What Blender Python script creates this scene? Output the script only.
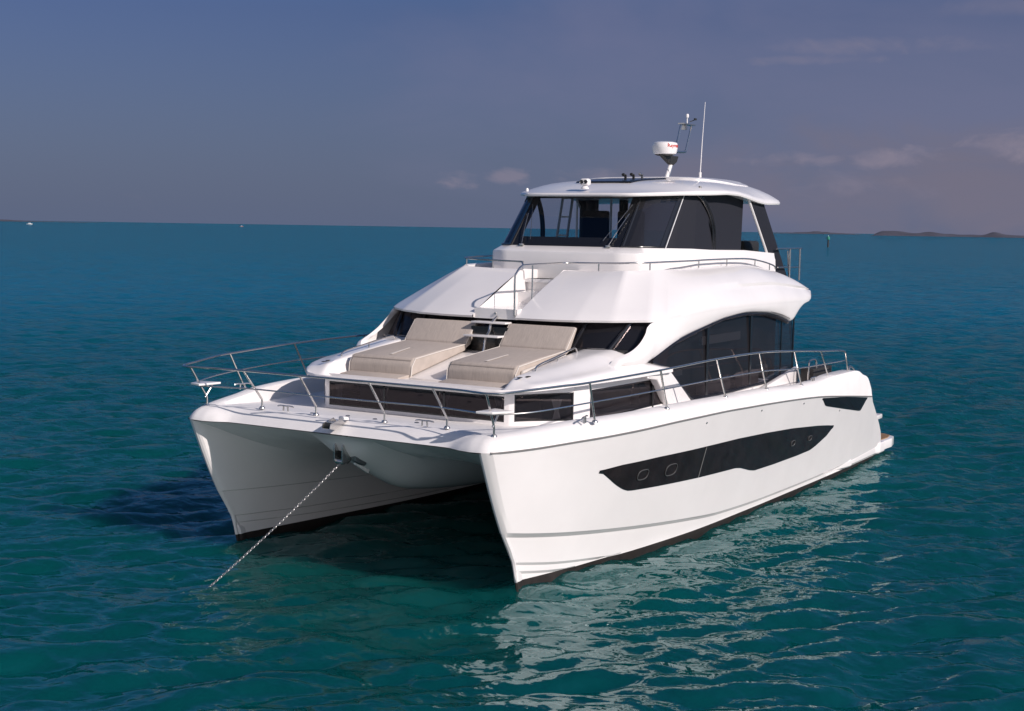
import bpy, bmesh, math, random
import numpy as np
from mathutils import Vector, Matrix, noise
random.seed(7); rng = np.random.default_rng(7)
rad = math.radians
for o in list(bpy.data.objects): bpy.data.objects.remove(o)
scene = bpy.context.scene
COL = scene.collection

# ------------------------------------------------------------------ camera
F_PX, YAW, CAM = 1364.96, 0.546439516, Vector((24.7683, 12.8395, 5.2918))
pitch = math.atan(127.5 / F_PX); roll = math.atan(16 / 1024)
d = Vector((-math.cos(YAW), -math.sin(YAW), 0))
fwd = d * math.cos(pitch) - Vector((0, 0, 1)) * math.sin(pitch)
right = d.cross(Vector((0, 0, 1))); up = right.cross(fwd)
r2 = right * math.cos(roll) + up * math.sin(roll); u2 = up * math.cos(roll) - right * math.sin(roll)
cd = bpy.data.cameras.new('camera'); cam = bpy.data.objects.new('camera', cd); COL.objects.link(cam)
m = Matrix((r2, u2, -fwd)).transposed().to_4x4(); m.translation = CAM
cam.matrix_world = m
cd.sensor_fit = 'HORIZONTAL'; cd.sensor_width = 36; cd.lens = 36 * F_PX / 1024
cd.clip_start = 0.1; cd.clip_end = 60000
scene.camera = cam
scene.render.resolution_x = 1024; scene.render.resolution_y = 711
scene.view_settings.view_transform = 'Standard'; scene.view_settings.look = 'None'
scene.view_settings.gamma = 1; scene.view_settings.use_curve_mapping = False
scene.view_settings.exposure = 0.0

# ------------------------------------------------------------------ sun and sky
SUN_EL, SUN_AZ = rad(31), rad(10)          # azimuth measured from the port beam towards the bow
sd = Vector((math.cos(SUN_EL) * math.sin(SUN_AZ), math.cos(SUN_EL) * math.cos(SUN_AZ), math.sin(SUN_EL)))
sl = bpy.data.lights.new('sun', 'SUN'); sl.energy = 4.5; sl.angle = rad(0.55); sl.color = (1.0, 0.90, 0.845)
so = bpy.data.objects.new('sun', sl); COL.objects.link(so)
so.rotation_euler = sd.to_track_quat('Z', 'Y').to_euler()

world = bpy.data.worlds.new('World'); scene.world = world; world.use_nodes = True
nt = world.node_tree; nt.nodes.clear()
class G:
    def __init__(s, nt): s.nt = nt
    def n(s, t, **k):
        x = s.nt.nodes.new(t)
        for a, v in k.items(): setattr(x, a, v)
        return x
    def set(s, sock, v):
        if isinstance(v, bpy.types.NodeSocket): s.nt.links.new(v, sock)
        else: sock.default_value = v
    def math(s, op, a, b=0.0, c=None, clamp=False):
        x = s.n('ShaderNodeMath', operation=op, use_clamp=clamp); s.set(x.inputs[0], a); s.set(x.inputs[1], b)
        if c is not None: s.set(x.inputs[2], c)
        return x.outputs[0]
    def mix(s, f, a, b, mode='MIX'):
        x = s.n('ShaderNodeMix', data_type='RGBA', blend_type=mode)
        s.set(x.inputs[0], f); s.set(x.inputs[6], a); s.set(x.inputs[7], b); return x.outputs[2]
    def ramp(s, f, pts):
        x = s.n('ShaderNodeValToRGB'); s.set(x.inputs[0], f)
        e = x.color_ramp.elements
        while len(e) < len(pts): e.new(0.5)
        for q, (p, c) in zip(e, pts): q.position = p; q.color = c if len(c) == 4 else (*c, 1)
        return x.outputs[0]
    def noise(s, vec, scale, detail=3, rough=.5, dist=0):
        x = s.n('ShaderNodeTexNoise'); s.set(x.inputs['Vector'], vec)
        x.inputs['Scale'].default_value = scale; x.inputs['Detail'].default_value = detail
        x.inputs['Roughness'].default_value = rough; x.inputs['Distortion'].default_value = dist
        return x.outputs[0]
    def mapping(s, vec, sc=(1, 1, 1), rot=(0, 0, 0), loc=(0, 0, 0)):
        x = s.n('ShaderNodeMapping'); s.set(x.inputs[0], vec)
        x.inputs['Scale'].default_value = sc; x.inputs['Rotation'].default_value = rot; x.inputs['Location'].default_value = loc
        return x.outputs[0]
g = G(nt)
sky = g.n('ShaderNodeTexSky', sky_type='NISHITA', sun_disc=False, sun_elevation=SUN_EL,
          sun_rotation=math.atan2(sd.x, sd.y), altitude=0, air_density=1.0, dust_density=.8, ozone_density=3.0)
geo = g.n('ShaderNodeTexCoord'); vec = geo.outputs['Generated']
sep = g.n('ShaderNodeSeparateXYZ'); g.set(sep.inputs[0], vec)
zc_ = sep.outputs[2]
SKY_TINT = (0.43, 0.47, 0.76, 1)
tint = g.mix(g.ramp(zc_, [(.15, (0, 0, 0)), (.32, (1, 1, 1))]), SKY_TINT, (.44, .82, 1.2, 1))     # clearer, bluer air overhead
skyc = g.mix(1.0, sky.outputs[0], tint, 'MULTIPLY')
# thin mauve haze layer low on the horizon
hz = g.ramp(zc_, [(0.0, (1, 1, 1)), (0.15, (0.28, 0.28, 0.28)), (0.24, (0, 0, 0))])
HAZE_COL = (1.88, 2.34, 3.80, 1)
skyc = g.mix(g.math('MULTIPLY', hz, 0.90), skyc, HAZE_COL)
def pxdir(px, py):
    v = fwd + r2 * ((px - 512) / F_PX) - u2 * ((py - 355.5) / F_PX); return v.normalized()
def blob(px, py, size_x, size_y, nscale, seed, lo, hi):
    """a soft cloud patch round one compass direction, broken up by noise"""
    c = pxdir(px, py); rr = Vector((0, 0, 1)).cross(c).normalized(); uu = c.cross(rr)
    def dot(v, off=0):
        x = g.n('ShaderNodeVectorMath', operation='DOT_PRODUCT'); g.set(x.inputs[0], vec); x.inputs[1].default_value = v
        return x.outputs['Value']
    ax = g.math('DIVIDE', dot(rr), size_x / F_PX); ay = g.math('DIVIDE', dot(uu), size_y / F_PX)
    q = g.math('ADD', g.math('MULTIPLY', ax, ax), g.math('MULTIPLY', ay, ay))
    front = g.math('GREATER_THAN', dot(c), 0.5)
    k = g.math('MULTIPLY', g.math('SUBTRACT', 1.0, g.math('MINIMUM', q, 1.0)), front)
    n_ = g.noise(g.mapping(vec, (1, 1, 2.3), loc=(seed, seed * .7, 0)), nscale, 5, .55, .4)
    x = g.n('ShaderNodeMapRange', interpolation_type='SMOOTHSTEP'); g.set(x.inputs[0], g.math('SUBTRACT', n_, g.math('MULTIPLY', g.math('SUBTRACT', 1.0, k), .55)))
    x.inputs[1].default_value = lo; x.inputs[2].default_value = hi
    return x.outputs[0]
CL_LIT = (4.3, 3.8, 4.9, 1); CL_GREY = (2.85, 2.7, 3.75, 1)
CLOUDS = [(900, 110, 620, 190, 4, 2, .10, .62, .40, (3.0, 3.05, 4.9, 1)), (930, 190, 480, 90, 9, 3, .16, .60, .74, CL_GREY), (1010, 150, 75, 26, 30, 5, .34, .62, .60, CL_LIT), (900, 160, 100, 22, 32, 8, .38, .66, .50, CL_LIT), (785, 160, 80, 14, 36, 9, .38, .66, .40, CL_LIT),
          (860, 185, 200, 22, 22, 21, .40, .68, .28, CL_LIT), (455, 180, 40, 17, 40, 11, .36, .62, .38, CL_LIT), (503, 176, 36, 19, 40, 12, .36, .62, .42, CL_LIT), (590, 174, 70, 14, 36, 15, .38, .66, .28, CL_LIT),
          (880, 46, 190, 16, 16, 14, .34, .64, .42, CL_LIT), (820, 60, 110, 9, 22, 16, .36, .66, .25, CL_LIT), (970, 6, 150, 18, 14, 17, .38, .66, .22, CL_LIT)]
for (a_, b_, c_, d_, e_, f_, lo_c, hi_c, amt, colr) in CLOUDS:
    skyc = g.mix(g.math('MULTIPLY', blob(a_, b_, c_, d_, e_, f_, lo_c - .08, hi_c + .02), min(amt * 1.35, 1)), skyc, colr)
# unseen bright haze added behind the camera to fill the bow and front faces
bk = g.n('ShaderNodeVectorMath', operation='DOT_PRODUCT'); g.set(bk.inputs[0], vec); bk.inputs[1].default_value = Vector((.82, .45, .22)).normalized()
mr = g.n('ShaderNodeMapRange', interpolation_type='SMOOTHSTEP'); g.set(mr.inputs[0], g.math('ADD', bk.outputs['Value'], g.math('MULTIPLY', g.noise(vec, 3, 4), .3)))
mr.inputs[1].default_value = .35; mr.inputs[2].default_value = 1.0
skyc = g.mix(g.math('MULTIPLY', mr.outputs[0], g.ramp(zc_, [(.40, (1, 1, 1)), (.68, (0, 0, 0))])), skyc, (11.5, 11.0, 11.6, 1))
bg = g.n('ShaderNodeBackground'); g.set(bg.inputs[0], skyc); bg.inputs[1].default_value = 0.06
wo = g.n('ShaderNodeOutputWorld'); nt.links.new(bg.outputs[0], wo.inputs[0])

# ------------------------------------------------------------------ materials
MATS = {}
def mat(name, base=(.8, .8, .8), rough=.4, metal=0, coat=0, spec=.5, bump=None, mott=None):
    mt = bpy.data.materials.new(name); mt.use_nodes = True; t = mt.node_tree; q = G(t)
    b = t.nodes['Principled BSDF']
    b.inputs['Base Color'].default_value = (*base, 1); b.inputs['Roughness'].default_value = rough
    b.inputs['Metallic'].default_value = metal; b.inputs['Coat Weight'].default_value = coat
    b.inputs['Coat Roughness'].default_value = .06; b.inputs['Specular IOR Level'].default_value = spec
    tc = q.n('ShaderNodeTexCoord').outputs['Object']
    if mott:
        sc, amt = mott
        n_ = q.noise(tc, sc, 4, .6)
        dk = tuple(c * (1 - amt) for c in base)
        q.set(b.inputs['Base Color'], q.ramp(n_, [(.35, dk), (.65, base)]))
        q.set(b.inputs['Roughness'], q.math('MULTIPLY_ADD', n_, .12, rough - .06))
    if bump:
        sc, st = bump
        bn = q.n('ShaderNodeBump'); bn.inputs['Strength'].default_value = st; bn.inputs['Distance'].default_value = .01
        q.set(bn.inputs['Height'], q.noise(tc, sc, 3)); q.set(b.inputs['Normal'], bn.outputs[0])
    MATS[name] = mt; return mt
mat('gelcoat', (.82, .79, .78), .22, coat=.5, mott=(1.1, .035), bump=(1.3, .05))
mat('gelcoat_deck', (.82, .795, .785), .48, mott=(2.5, .05), bump=(240, .25))
mat('antifoul', (.025, .018, .016), .6, mott=(8, .4))
mat('rub_grey', (.16, .155, .15), .35)
mat('black_frame', (.012, .012, .014), .25, coat=.3)
mat('black_rubber', (.02, .02, .02), .6)
mat('steel', (.60, .58, .56), .24, metal=.95)
mat('galvanised', (.36, .36, .37), .38, metal=.9, mott=(60, .3))
mat('interior', (.10, .09, .09), .7, mott=(1.5, .5))
mat('interior_light', (.30, .28, .27), .7)
mat('curtain', (.55, .53, .52), .8)
mat('screen_mesh', (.016, .017, .024), .7, spec=.2, bump=(600, .2))
mat('clear_plastic', (.75, .75, .76), .3)
mat('teak', (.30, .17, .08), .6, mott=(9, .3))
mat('red_letters', (.50, .03, .02), .4)
mat('island_rock', (.055, .055, .072), .9)
mat('island_hazy', (.070, .068, .092), .9, mott=(.02, .3))  # mauve tone: distance haze mixed into the island colour
mat('marker_green', (.02, .22, .15), .5)
mat('marker_pile', (.03, .03, .035), .8)
mat('boat_white', (.75, .75, .75), .4)
mat('boat_red', (.45, .12, .08), .5)
def fabric():
    mt = mat('cushion_fabric', (.43, .385, .35), .85, spec=.2); t = mt.node_tree; q = G(t); b = t.nodes['Principled BSDF']
    tc = q.n('ShaderNodeTexCoord').outputs['Object']
    w = q.noise(q.mapping(tc, (6, 70, 6)), 1, 3)
    w2 = q.noise(tc, 3, 3)
    q.set(b.inputs['Base Color'], q.mix(w2, q.ramp(w, [(.3, (.37, .32, .28)), (.7, (.49, .425, .375))]), (.45, .39, .345, 1)))
    bn = q.n('ShaderNodeBump'); bn.inputs['Strength'].default_value = .4; bn.inputs['Distance'].default_value = .01
    q.set(bn.inputs['Height'], q.math('ADD', w, q.math('MULTIPLY', q.noise(tc, 3, 3), 3))); q.set(b.inputs['Normal'], bn.outputs[0])
fabric()
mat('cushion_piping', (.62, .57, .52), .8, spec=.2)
def glass(name, tint, rough=.0, bump=.02, gcol=(.95, .95, 1), film=(.040, .041, .050), fw_=.0):
    mt = bpy.data.materials.new(name); mt.use_nodes = True; t = mt.node_tree; t.nodes.clear(); q = G(t)
    o = q.n('ShaderNodeOutputMaterial'); tr = q.n('ShaderNodeBsdfTransparent'); tr.inputs[0].default_value = (*tint, 1)
    gl = q.n('ShaderNodeBsdfGlossy'); gl.inputs['Roughness'].default_value = rough; gl.inputs[0].default_value = (*gcol, 1)
    fr = q.n('ShaderNodeFresnel'); fr.inputs[0].default_value = 1.5
    bn = q.n('ShaderNodeBump'); bn.inputs['Strength'].default_value = bump; bn.inputs['Distance'].default_value = .02
    tc = q.n('ShaderNodeTexCoord').outputs['Object']; q.set(bn.inputs['Height'], q.noise(tc, 2.0, 2)); q.set(gl.inputs['Normal'], bn.outputs[0])
    mx = q.n('ShaderNodeMixShader'); q.set(mx.inputs[0], fr.outputs[0]); t.links.new(gl.outputs[0], mx.inputs[2])
    df = q.n('ShaderNodeBsdfDiffuse'); df.inputs[0].default_value = (*film, 1); m2 = q.n('ShaderNodeMixShader'); m2.inputs[0].default_value = fw_
    t.links.new(tr.outputs[0], m2.inputs[1]); t.links.new(df.outputs[0], m2.inputs[2]); t.links.new(m2.outputs[0], mx.inputs[1])
    t.links.new(mx.outputs[0], o.inputs[0]); MATS[name] = mt
glass('dark_glass', (.34, .34, .37), gcol=(.72, .60, .60), fw_=.30); glass('smoke_glass', (.10, .10, .12), gcol=(.7, .66, .72), fw_=.5); glass('helm_glass', (.72, .76, .80))
mat('hull_glass', (.020, .016, .017), .10, spec=.2, mott=(3, .35))
mat('porthole_rim', (.07, .07, .07), .35)

# ------------------------------------------------------------------ mesh helpers
ROOT = None
def tag(o, label=None, cat=None, group=None, kind=None):
    if label: o['label'] = label
    if cat: o['category'] = cat
    if group: o['group'] = group
    if kind: o['kind'] = kind
    return o
def obj(name, v, f, m, parent=None, smooth=35, recalc=True, extra=None, mi=None):
    me = bpy.data.meshes.new(name)
    me.from_pydata([tuple(p) for p in v], [], [tuple(q) for q in f])
    me.materials.append(MATS[m])
    for e in (extra or []): me.materials.append(MATS[e])
    if mi is not None: me.polygons.foreach_set('material_index', mi)
    bm = bmesh.new(); bm.from_mesh(me)
    bmesh.ops.remove_doubles(bm, verts=bm.verts, dist=1e-5)
    if recalc: bmesh.ops.recalc_face_normals(bm, faces=bm.faces)
    if smooth is not None:
        a = rad(smooth)
        for fa in bm.faces: fa.smooth = True
        for e in bm.edges:
            if len(e.link_faces) == 2 and e.calc_face_angle(0) > a: e.smooth = False
    bm.to_mesh(me); bm.free()
    o = bpy.data.objects.new(name, me); COL.objects.link(o)
    if parent: o.parent = parent
    return o
class MB:
    def __init__(s): s.v = []; s.f = []
    def add(s, v, f):
        n = len(s.v); s.v += [Vector(p) for p in v]; s.f += [tuple(i + n for i in q) for q in f]; return s
    def grid(s, rows, close=False):
        nr, nc = len(rows), len(rows[0]); v = [p for r in rows for p in r]; f = []
        for i in range(nr - 1):
            for j in range(nc - (0 if close else 1)):
                k = (j + 1) % nc
                f.append((i * nc + j, i * nc + k, (i + 1) * nc + k, (i + 1) * nc + j))
        return s.add(v, f)
    def box(s, c, sz, rot=None, bev=0.0, seg=2):
        bm = bmesh.new(); bmesh.ops.create_cube(bm, size=1)
        for v in bm.verts: v.co = Vector((v.co.x * sz[0], v.co.y * sz[1], v.co.z * sz[2]))
        if bev: bmesh.ops.bevel(bm, geom=list(bm.edges), offset=bev, segments=seg, affect='EDGES', profile=.6)
        R = rot.to_matrix() if rot is not None else Matrix.Identity(3)
        bm.verts.ensure_lookup_table()
        r = s.add([R @ v.co + Vector(c) for v in bm.verts], [[v.index for v in f.verts] for f in bm.faces]); bm.free(); return r
    def prism(s, poly, w, bev=0.0, seg=2):
        """closed polygon of 3-D points extruded along the vector w"""
        bm = bmesh.new(); a = [bm.verts.new(Vector(p)) for p in poly]; b = [bm.verts.new(Vector(p) + Vector(w)) for p in poly]
        bm.faces.new(a); bm.faces.new(b[::-1]); n = len(a)
        for i in range(n): bm.faces.new((a[i], b[i], b[(i + 1) % n], a[(i + 1) % n]))
        bmesh.ops.recalc_face_normals(bm, faces=bm.faces)
        if bev: bmesh.ops.bevel(bm, geom=list(bm.edges), offset=bev, segments=seg, affect='EDGES', profile=.6)
        bm.verts.index_update(); bm.verts.ensure_lookup_table()
        s.add([v.co.copy() for v in bm.verts], [[v.index for v in f.verts] for f in bm.faces]); bm.free(); return s
    def tube(s, pts, r, n=10, cap=True):
        pts = [Vector(p) for p in pts]; rows = []; prev = None
        for i, p in enumerate(pts):
            t = (pts[min(i + 1, len(pts) - 1)] - pts[max(i - 1, 0)]).normalized()
            if prev is None: a = t.orthogonal().normalized()
            else: a = (prev - t * prev.dot(t)).normalized()
            prev = a; b = t.cross(a); rr = r[i] if isinstance(r, (list, tuple)) else r
            rows.append([p + (a * math.cos(2 * math.pi * k / n) + b * math.sin(2 * math.pi * k / n)) * rr for k in range(n)])
        n0 = len(s.v); s.grid(rows, True)
        if cap: s.f.append(tuple(range(n0, n0 + n))); s.f.append(tuple(range(n0 + (len(rows) - 1) * n, n0 + len(rows) * n)))
        return s
    def lathe(s, prof, c, n=32, axis=Vector((0, 0, 1))):
        c = Vector(c); q = Vector((0, 0, 1)).rotation_difference(axis)
        return s.grid([[c + q @ Vector((r * math.cos(2 * math.pi * k / n), r * math.sin(2 * math.pi * k / n), z)) for k in range(n)] for r, z in prof], True)
    def build(s, name, m, parent=None, smooth=35, **k):
        return obj(name, s.v, s.f, m, parent, smooth, **k)
def smooth_path(pts, sub=8):
    """Catmull-Rom through the points"""
    P = [Vector(p) for p in pts]; out = []
    for i in range(len(P) - 1):
        p0, p1, p2, p3 = P[max(i - 1, 0)], P[i], P[i + 1], P[min(i + 2, len(P) - 1)]
        for k in range(sub):
            t = k / sub
            out.append(.5 * ((2 * p1) + (p2 - p0) * t + (2 * p0 - 5 * p1 + 4 * p2 - p3) * t * t + (3 * p1 - p0 - 3 * p2 + p3) * t ** 3))
    return out + [P[-1]]
def I(x, tab):
    """monotone cubic interpolation of a list of (x, y)"""
    t = sorted(tab); xs = [a for a, _ in t]; ys = [b for _, b in t]
    if x <= xs[0]: return ys[0]
    if x >= xs[-1]: return ys[-1]
    i = max(k for k in range(len(xs) - 1) if xs[k] <= x)
    dl = [(ys[k + 1] - ys[k]) / (xs[k + 1] - xs[k]) for k in range(len(xs) - 1)]
    def sl_(k):
        if k == 0: return dl[0]
        if k == len(xs) - 1: return dl[-1]
        return 0 if dl[k - 1] * dl[k] <= 0 else 2 * dl[k - 1] * dl[k] / (dl[k - 1] + dl[k])
    h = xs[i + 1] - xs[i]; u = (x - xs[i]) / h; a, b = sl_(i) * h, sl_(i + 1) * h
    return (2 * u ** 3 - 3 * u * u + 1) * ys[i] + (u ** 3 - 2 * u * u + u) * a + (-2 * u ** 3 + 3 * u * u) * ys[i + 1] + (u ** 3 - u * u) * b
def sm(x, a=0., b=1.):
    t = min(max((x - a) / (b - a), 0), 1); return t * t * (3 - 2 * t)
def lerp(a, b, t): return a + (b - a) * t
def mir(p): return Vector((p[0], -p[1], p[2]))

# ------------------------------------------------------------------ the sea
def sea():
    cx, cy = CAM.x, CAM.y
    rs = [2.0]
    while rs[-1] < 30000:
        r = rs[-1]
        rs.append(r * (1.0045 if 10 < r < 260 else (1.012 if r < 900 else 1.05)))
    rs = np.array(rs)
    base = math.atan2(d.y, d.x)
    ang = np.concatenate([np.linspace(-rad(32), rad(32), 620), np.linspace(rad(33), rad(327), 150)]) + base
    Rr, A = np.meshgrid(rs, ang, indexing='ij')
    X = cx + Rr * np.cos(A); Y = cy + Rr * np.sin(A); Z = np.zeros_like(X); DX = np.zeros_like(X); DY = np.zeros_like(X)
    wind = math.atan2(-0.80, -0.55)
    K = 70
    for k in range(K):
        lam = 0.32 * (7.0 / 0.32) ** ((k + rng.random()) / K)
        th = wind + rng.normal(0, .62)
        amp = 0.0080 * lam ** 0.60 * rng.uniform(.5, 1.3)
        if lam > 2.2: amp *= .5
        if lam < 1.4: amp *= 1.25
        kk = 2 * math.pi / lam; ph = rng.uniform(0, 6.28)
        lim = lam * 75
        fade = np.clip((lim * 1.6 - Rr) / (lim * .8), 0, 1)
        a = kk * (X * math.cos(th) + Y * math.sin(th)) + ph
        Z += amp * fade * np.sin(a)
        DX -= .6 * amp * fade * math.cos(th) * np.cos(a); DY -= .6 * amp * fade * math.sin(th) * np.cos(a)
    X = X + DX; Y = Y + DY
    nr, na = X.shape
    v = np.stack([X, Y, Z], -1).reshape(-1, 3)
    v = np.vstack([v, [[cx, cy, 0]]])
    i, j = np.meshgrid(np.arange(nr - 1), np.arange(na), indexing='ij'); j2 = (j + 1) % na
    q = np.stack([i * na + j, (i + 1) * na + j, (i + 1) * na + j2, i * na + j2], -1).reshape(-1, 4)
    me = bpy.data.meshes.new('sea_water')
    tri = np.stack([np.full(na, nr * na), np.arange(na), (np.arange(na) + 1) % na], -1)
    me.vertices.add(len(v)); me.vertices.foreach_set('co', v.ravel())
    nl = q.size + tri.size; me.loops.add(nl); me.loops.foreach_set('vertex_index', np.concatenate([q.ravel(), tri.ravel()]))
    npoly = len(q) + len(tri); me.polygons.add(npoly)
    st = np.concatenate([np.arange(len(q)) * 4, len(q) * 4 + np.arange(len(tri)) * 3]); me.polygons.foreach_set('loop_start', st)
    me.polygons.foreach_set('use_smooth', np.ones(npoly, dtype=bool)); me.update(calc_edges=True); me.validate()
    mt = bpy.data.materials.new('sea_water'); mt.use_nodes = True; t = mt.node_tree; t.nodes.clear(); g2 = G(t)
    gp = g2.n('ShaderNodeNewGeometry').outputs['Position']
    big = g2.noise(g2.mapping(gp, (1, 1, 1)), .03, 3)
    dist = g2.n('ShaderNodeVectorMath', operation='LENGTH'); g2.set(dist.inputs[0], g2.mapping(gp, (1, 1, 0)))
    far_blue = g2.n('ShaderNodeMapRange', interpolation_type='SMOOTHSTEP'); g2.set(far_blue.inputs[0], dist.outputs['Value']); far_blue.inputs[1].default_value = 5; far_blue.inputs[2].default_value = 90
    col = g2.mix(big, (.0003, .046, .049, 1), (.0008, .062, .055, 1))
    col = g2.mix(far_blue.outputs[0], col, (.0006, .100, .165, 1))     # far water painted bluer and lighter, for the sky it mirrors
    h1 = g2.noise(g2.mapping(gp, (1, 1, 1), (0, 0, .9)), 4.0, 2, .5, .3)
    h1b = g2.noise(g2.mapping(gp, (1, .55, 1), (0, 0, -.5)), 1.5, 2.5, .5, .3)
    h2 = g2.noise(g2.mapping(gp, (1, .5, 1), (0, 0, -.55)), .55, 4, .6, .2)
    h3 = g2.noise(g2.mapping(gp, (1, .5, 1), (0, 0, -.55)), .12, 3, .6, .2)
    hh = g2.math('ADD', g2.math('ADD', g2.math('MULTIPLY', h1, .034), g2.math('MULTIPLY', h1b, .10)), g2.math('ADD', g2.math('MULTIPLY', h2, .24), g2.math('MULTIPLY', h3, .6)))
    bn = g2.n('ShaderNodeBump'); bn.inputs['Strength'].default_value = .9; bn.inputs['Distance'].default_value = 1.0
    g2.set(bn.inputs['Height'], hh)
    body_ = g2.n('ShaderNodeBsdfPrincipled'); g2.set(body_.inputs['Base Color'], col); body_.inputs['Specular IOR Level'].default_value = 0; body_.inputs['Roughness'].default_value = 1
    body_.subsurface_method = 'BURLEY'; body_.inputs['Subsurface Weight'].default_value = 1; body_.inputs['Subsurface Scale'].default_value = 1.6; body_.inputs['Subsurface Radius'].default_value = (.3, .9, 1.0)
    g2.set(body_.inputs['Normal'], bn.outputs[0])
    gl = g2.n('ShaderNodeBsdfGlossy'); gl.inputs['Roughness'].default_value = .03; gl.inputs[0].default_value = (.80, .97, 1, 1); g2.set(gl.inputs['Normal'], bn.outputs[0])
    fr = g2.n('ShaderNodeFresnel'); fr.inputs[0].default_value = 1.333; g2.set(fr.inputs['Normal'], bn.outputs[0])
    fc = g2.math('DIVIDE', g2.math('MULTIPLY', fr.outputs[0], 4.4), g2.math('MULTIPLY_ADD', fr.outputs[0], 13.0, 1.0))      # wave facets never reach full grazing reflection
    mx = g2.n('ShaderNodeMixShader'); g2.set(mx.inputs[0], fc); t.links.new(body_.outputs[0], mx.inputs[1]); t.links.new(gl.outputs[0], mx.inputs[2])
    oo = g2.n('ShaderNodeOutputMaterial'); t.links.new(mx.outputs[0], oo.inputs[0])
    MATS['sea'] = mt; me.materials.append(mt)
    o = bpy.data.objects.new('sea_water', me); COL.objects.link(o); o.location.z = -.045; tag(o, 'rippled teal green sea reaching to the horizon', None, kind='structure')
sea()

# ------------------------------------------------------------------ islands on the horizon
def island(name, cx_, cy_, prof, depth, seed, hs=.62):
    """prof = list of (offset along the shore, height)"""
    dirv = Vector((cx_ - CAM.x, cy_ - CAM.y, 0)).normalized(); along = Vector((dirv.y, -dirv.x, 0))
    L0, L1 = prof[0][0], prof[-1][0]; n = 90; rows = []
    for j in range(13):
        v = -1 + 2 * j / 12; row = []
        for i in range(n + 1):
            a = lerp(L0, L1, i / n)
            h = hs * I(a, prof) * (1 - abs(v) ** 1.6) ** .8 if abs(v) < 1 else 0
            h *= 1 + .35 * noise.noise(Vector((a / (L1 - L0) * 22 + seed, v * 2, 0)))
            p = Vector((cx_, cy_, 0)) + along * a + dirv * (v * depth)
            row.append((p.x, p.y, max(h, 0) - .5 + (0 if abs(v) < 1 else -1)))
        rows.append(row)
    return MB().grid(rows).build(name, 'island_hazy')
def seapt(px, dist):
    v = fwd + r2 * ((px - 512) / F_PX); v.z = 0; v.normalize(); return CAM.x + v.x * dist, CAM.y + v.y * dist
x_, y_ = seapt(960, 4200)
tag(island('island_hills', x_, y_, [(-262, 0), (-252, 10), (-225, 26), (-190, 22), (-150, 15), (-120, 19), (-60, 17), (-20, 11), (40, 10), (75, 24), (110, 13), (160, 10), (260, 11), (420, 9), (600, 8)], 120, 3),
    'low rocky island with humped headland on the right of the horizon', kind='structure')
x_, y_ = seapt(810, 6500)
tag(island('low_island', x_, y_, [(-280, 0), (-150, 6), (-60, 11), (20, 18), (60, 14), (110, 9), (160, 7), (220, 0)], 120, 9),
    'faint low island behind the stern of the catamaran', kind='structure')
x_, y_ = seapt(-20, 6500)
tag(island('far_shore', x_, y_, [(-500, 18), (-100, 15), (100, 12), (200, 8), (260, 5), (420, 4), (560, 0)], 120, 14),
    'thin dark shore on the left end of the horizon', kind='structure')

# ------------------------------------------------------------------ hull form (x forward, y to port, waterline z = 0)
def stemx(z): return I(z, [(-1, 7.5), (0, 7.93), (.43, 8.06), (.93, 8.38), (1.5, 8.67), (2.16, 8.96)])
def sternx(z): return I(z, [(-1, -7.2), (0, -7.42), (.5, -7.3), (.72, -7.08), (1.17, -6.47), (1.6, -5.80), (2.06, -5.5), (2.25, -4.8)])
ZC = [(8.96, 2.17), (8.7, 2.17), (8.26, 2.172), (7.7, 2.182), (6.93, 2.208), (6.02, 2.234), (4.83, 2.252), (3.2, 2.235), (2.0, 2.195), (.64, 2.14), (-1.6, 2.02), (-3.5, 1.85), (-5.8, 1.615)]
ZCH = [(8.45, .955), (7.78, .85), (6.56, .69), (5.15, .542), (3.46, .387), (2.17, .285), (-.07, .215), (-2.2, .20), (-4, .21), (-7.5, .30)]
FW = [(0, 0), (.93, .19), (2, .33), (3.3, .50), (5, .66), (6, .70), (9, .76), (13, .82), (16, .80)]
FC = [(0, 0), (.1, .10), (.36, .22), (.76, .36), (1.46, .56), (2.1, .77), (3, .97), (4, 1.08), (5, 1.14), (7, 1.18), (10, 1.18), (13, 1.12), (15, 1.02)]
FI = [(0, 0), (.1, .03), (.8, .13), (2.7, .38), (4.45, .60), (7, .76), (17, .82)]
def yout(x, z):
    a = max(stemx(z) - x, 0); zc = I(x, ZC)
    nose = .055 * min(a / .06, 1) ** .5
    t = min(max((z - .1) / (zc - .1), 0), 1)
    f = lerp(I(a, FW), I(a, FC), t ** 1.15)
    y = 2.74 + nose + f
    if z < 0: y = lerp(y, 2.76, min((-z / .9), 1) ** 1.6)
    zch = I(x, ZCH); led = sm(a, 0, .10)
    if z < zch - .03: y -= .065 * led
    if z < I(x, [(8.2, .46), (7, .27), (5.7, .12), (5, .02)]) - .01: y -= .03 * led
    if z < I(x, [(8.2, .32), (7.2, .17), (6.3, .07), (5.5, 0)]) - .01: y -= .03 * led
    return y
def yin(x, z):
    a = max(stemx(z) - x, 0)
    y = 2.74 - .055 * min(a / .06, 1) ** .5 - I(a, FI)
    if z < 0: y = lerp(y, 2.72, min(-z / .9, 1) ** 1.6)
    led = sm(a, 0, .10)
    if z < I(x, [(8.4, .93), (7, .84), (4, .72), (0, .65)]) - .01: y += .035 * led
    if z < I(x, [(8.2, .47), (6, .36), (3, .3)]) - .01: y += .03 * led
    if z < I(x, [(8.2, .34), (6, .22), (3, .15)]) - .01: y += .025 * led
    return y
SS = [0, .0012, .003, .006, .010, .015, .021, .028, .037, .048, .06, .075, .092, .11, .13, .15, .17, .19] + list(np.linspace(.21, 1, 46))
def X(s, z): return lerp(stemx(z), sternx(z), s)
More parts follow.
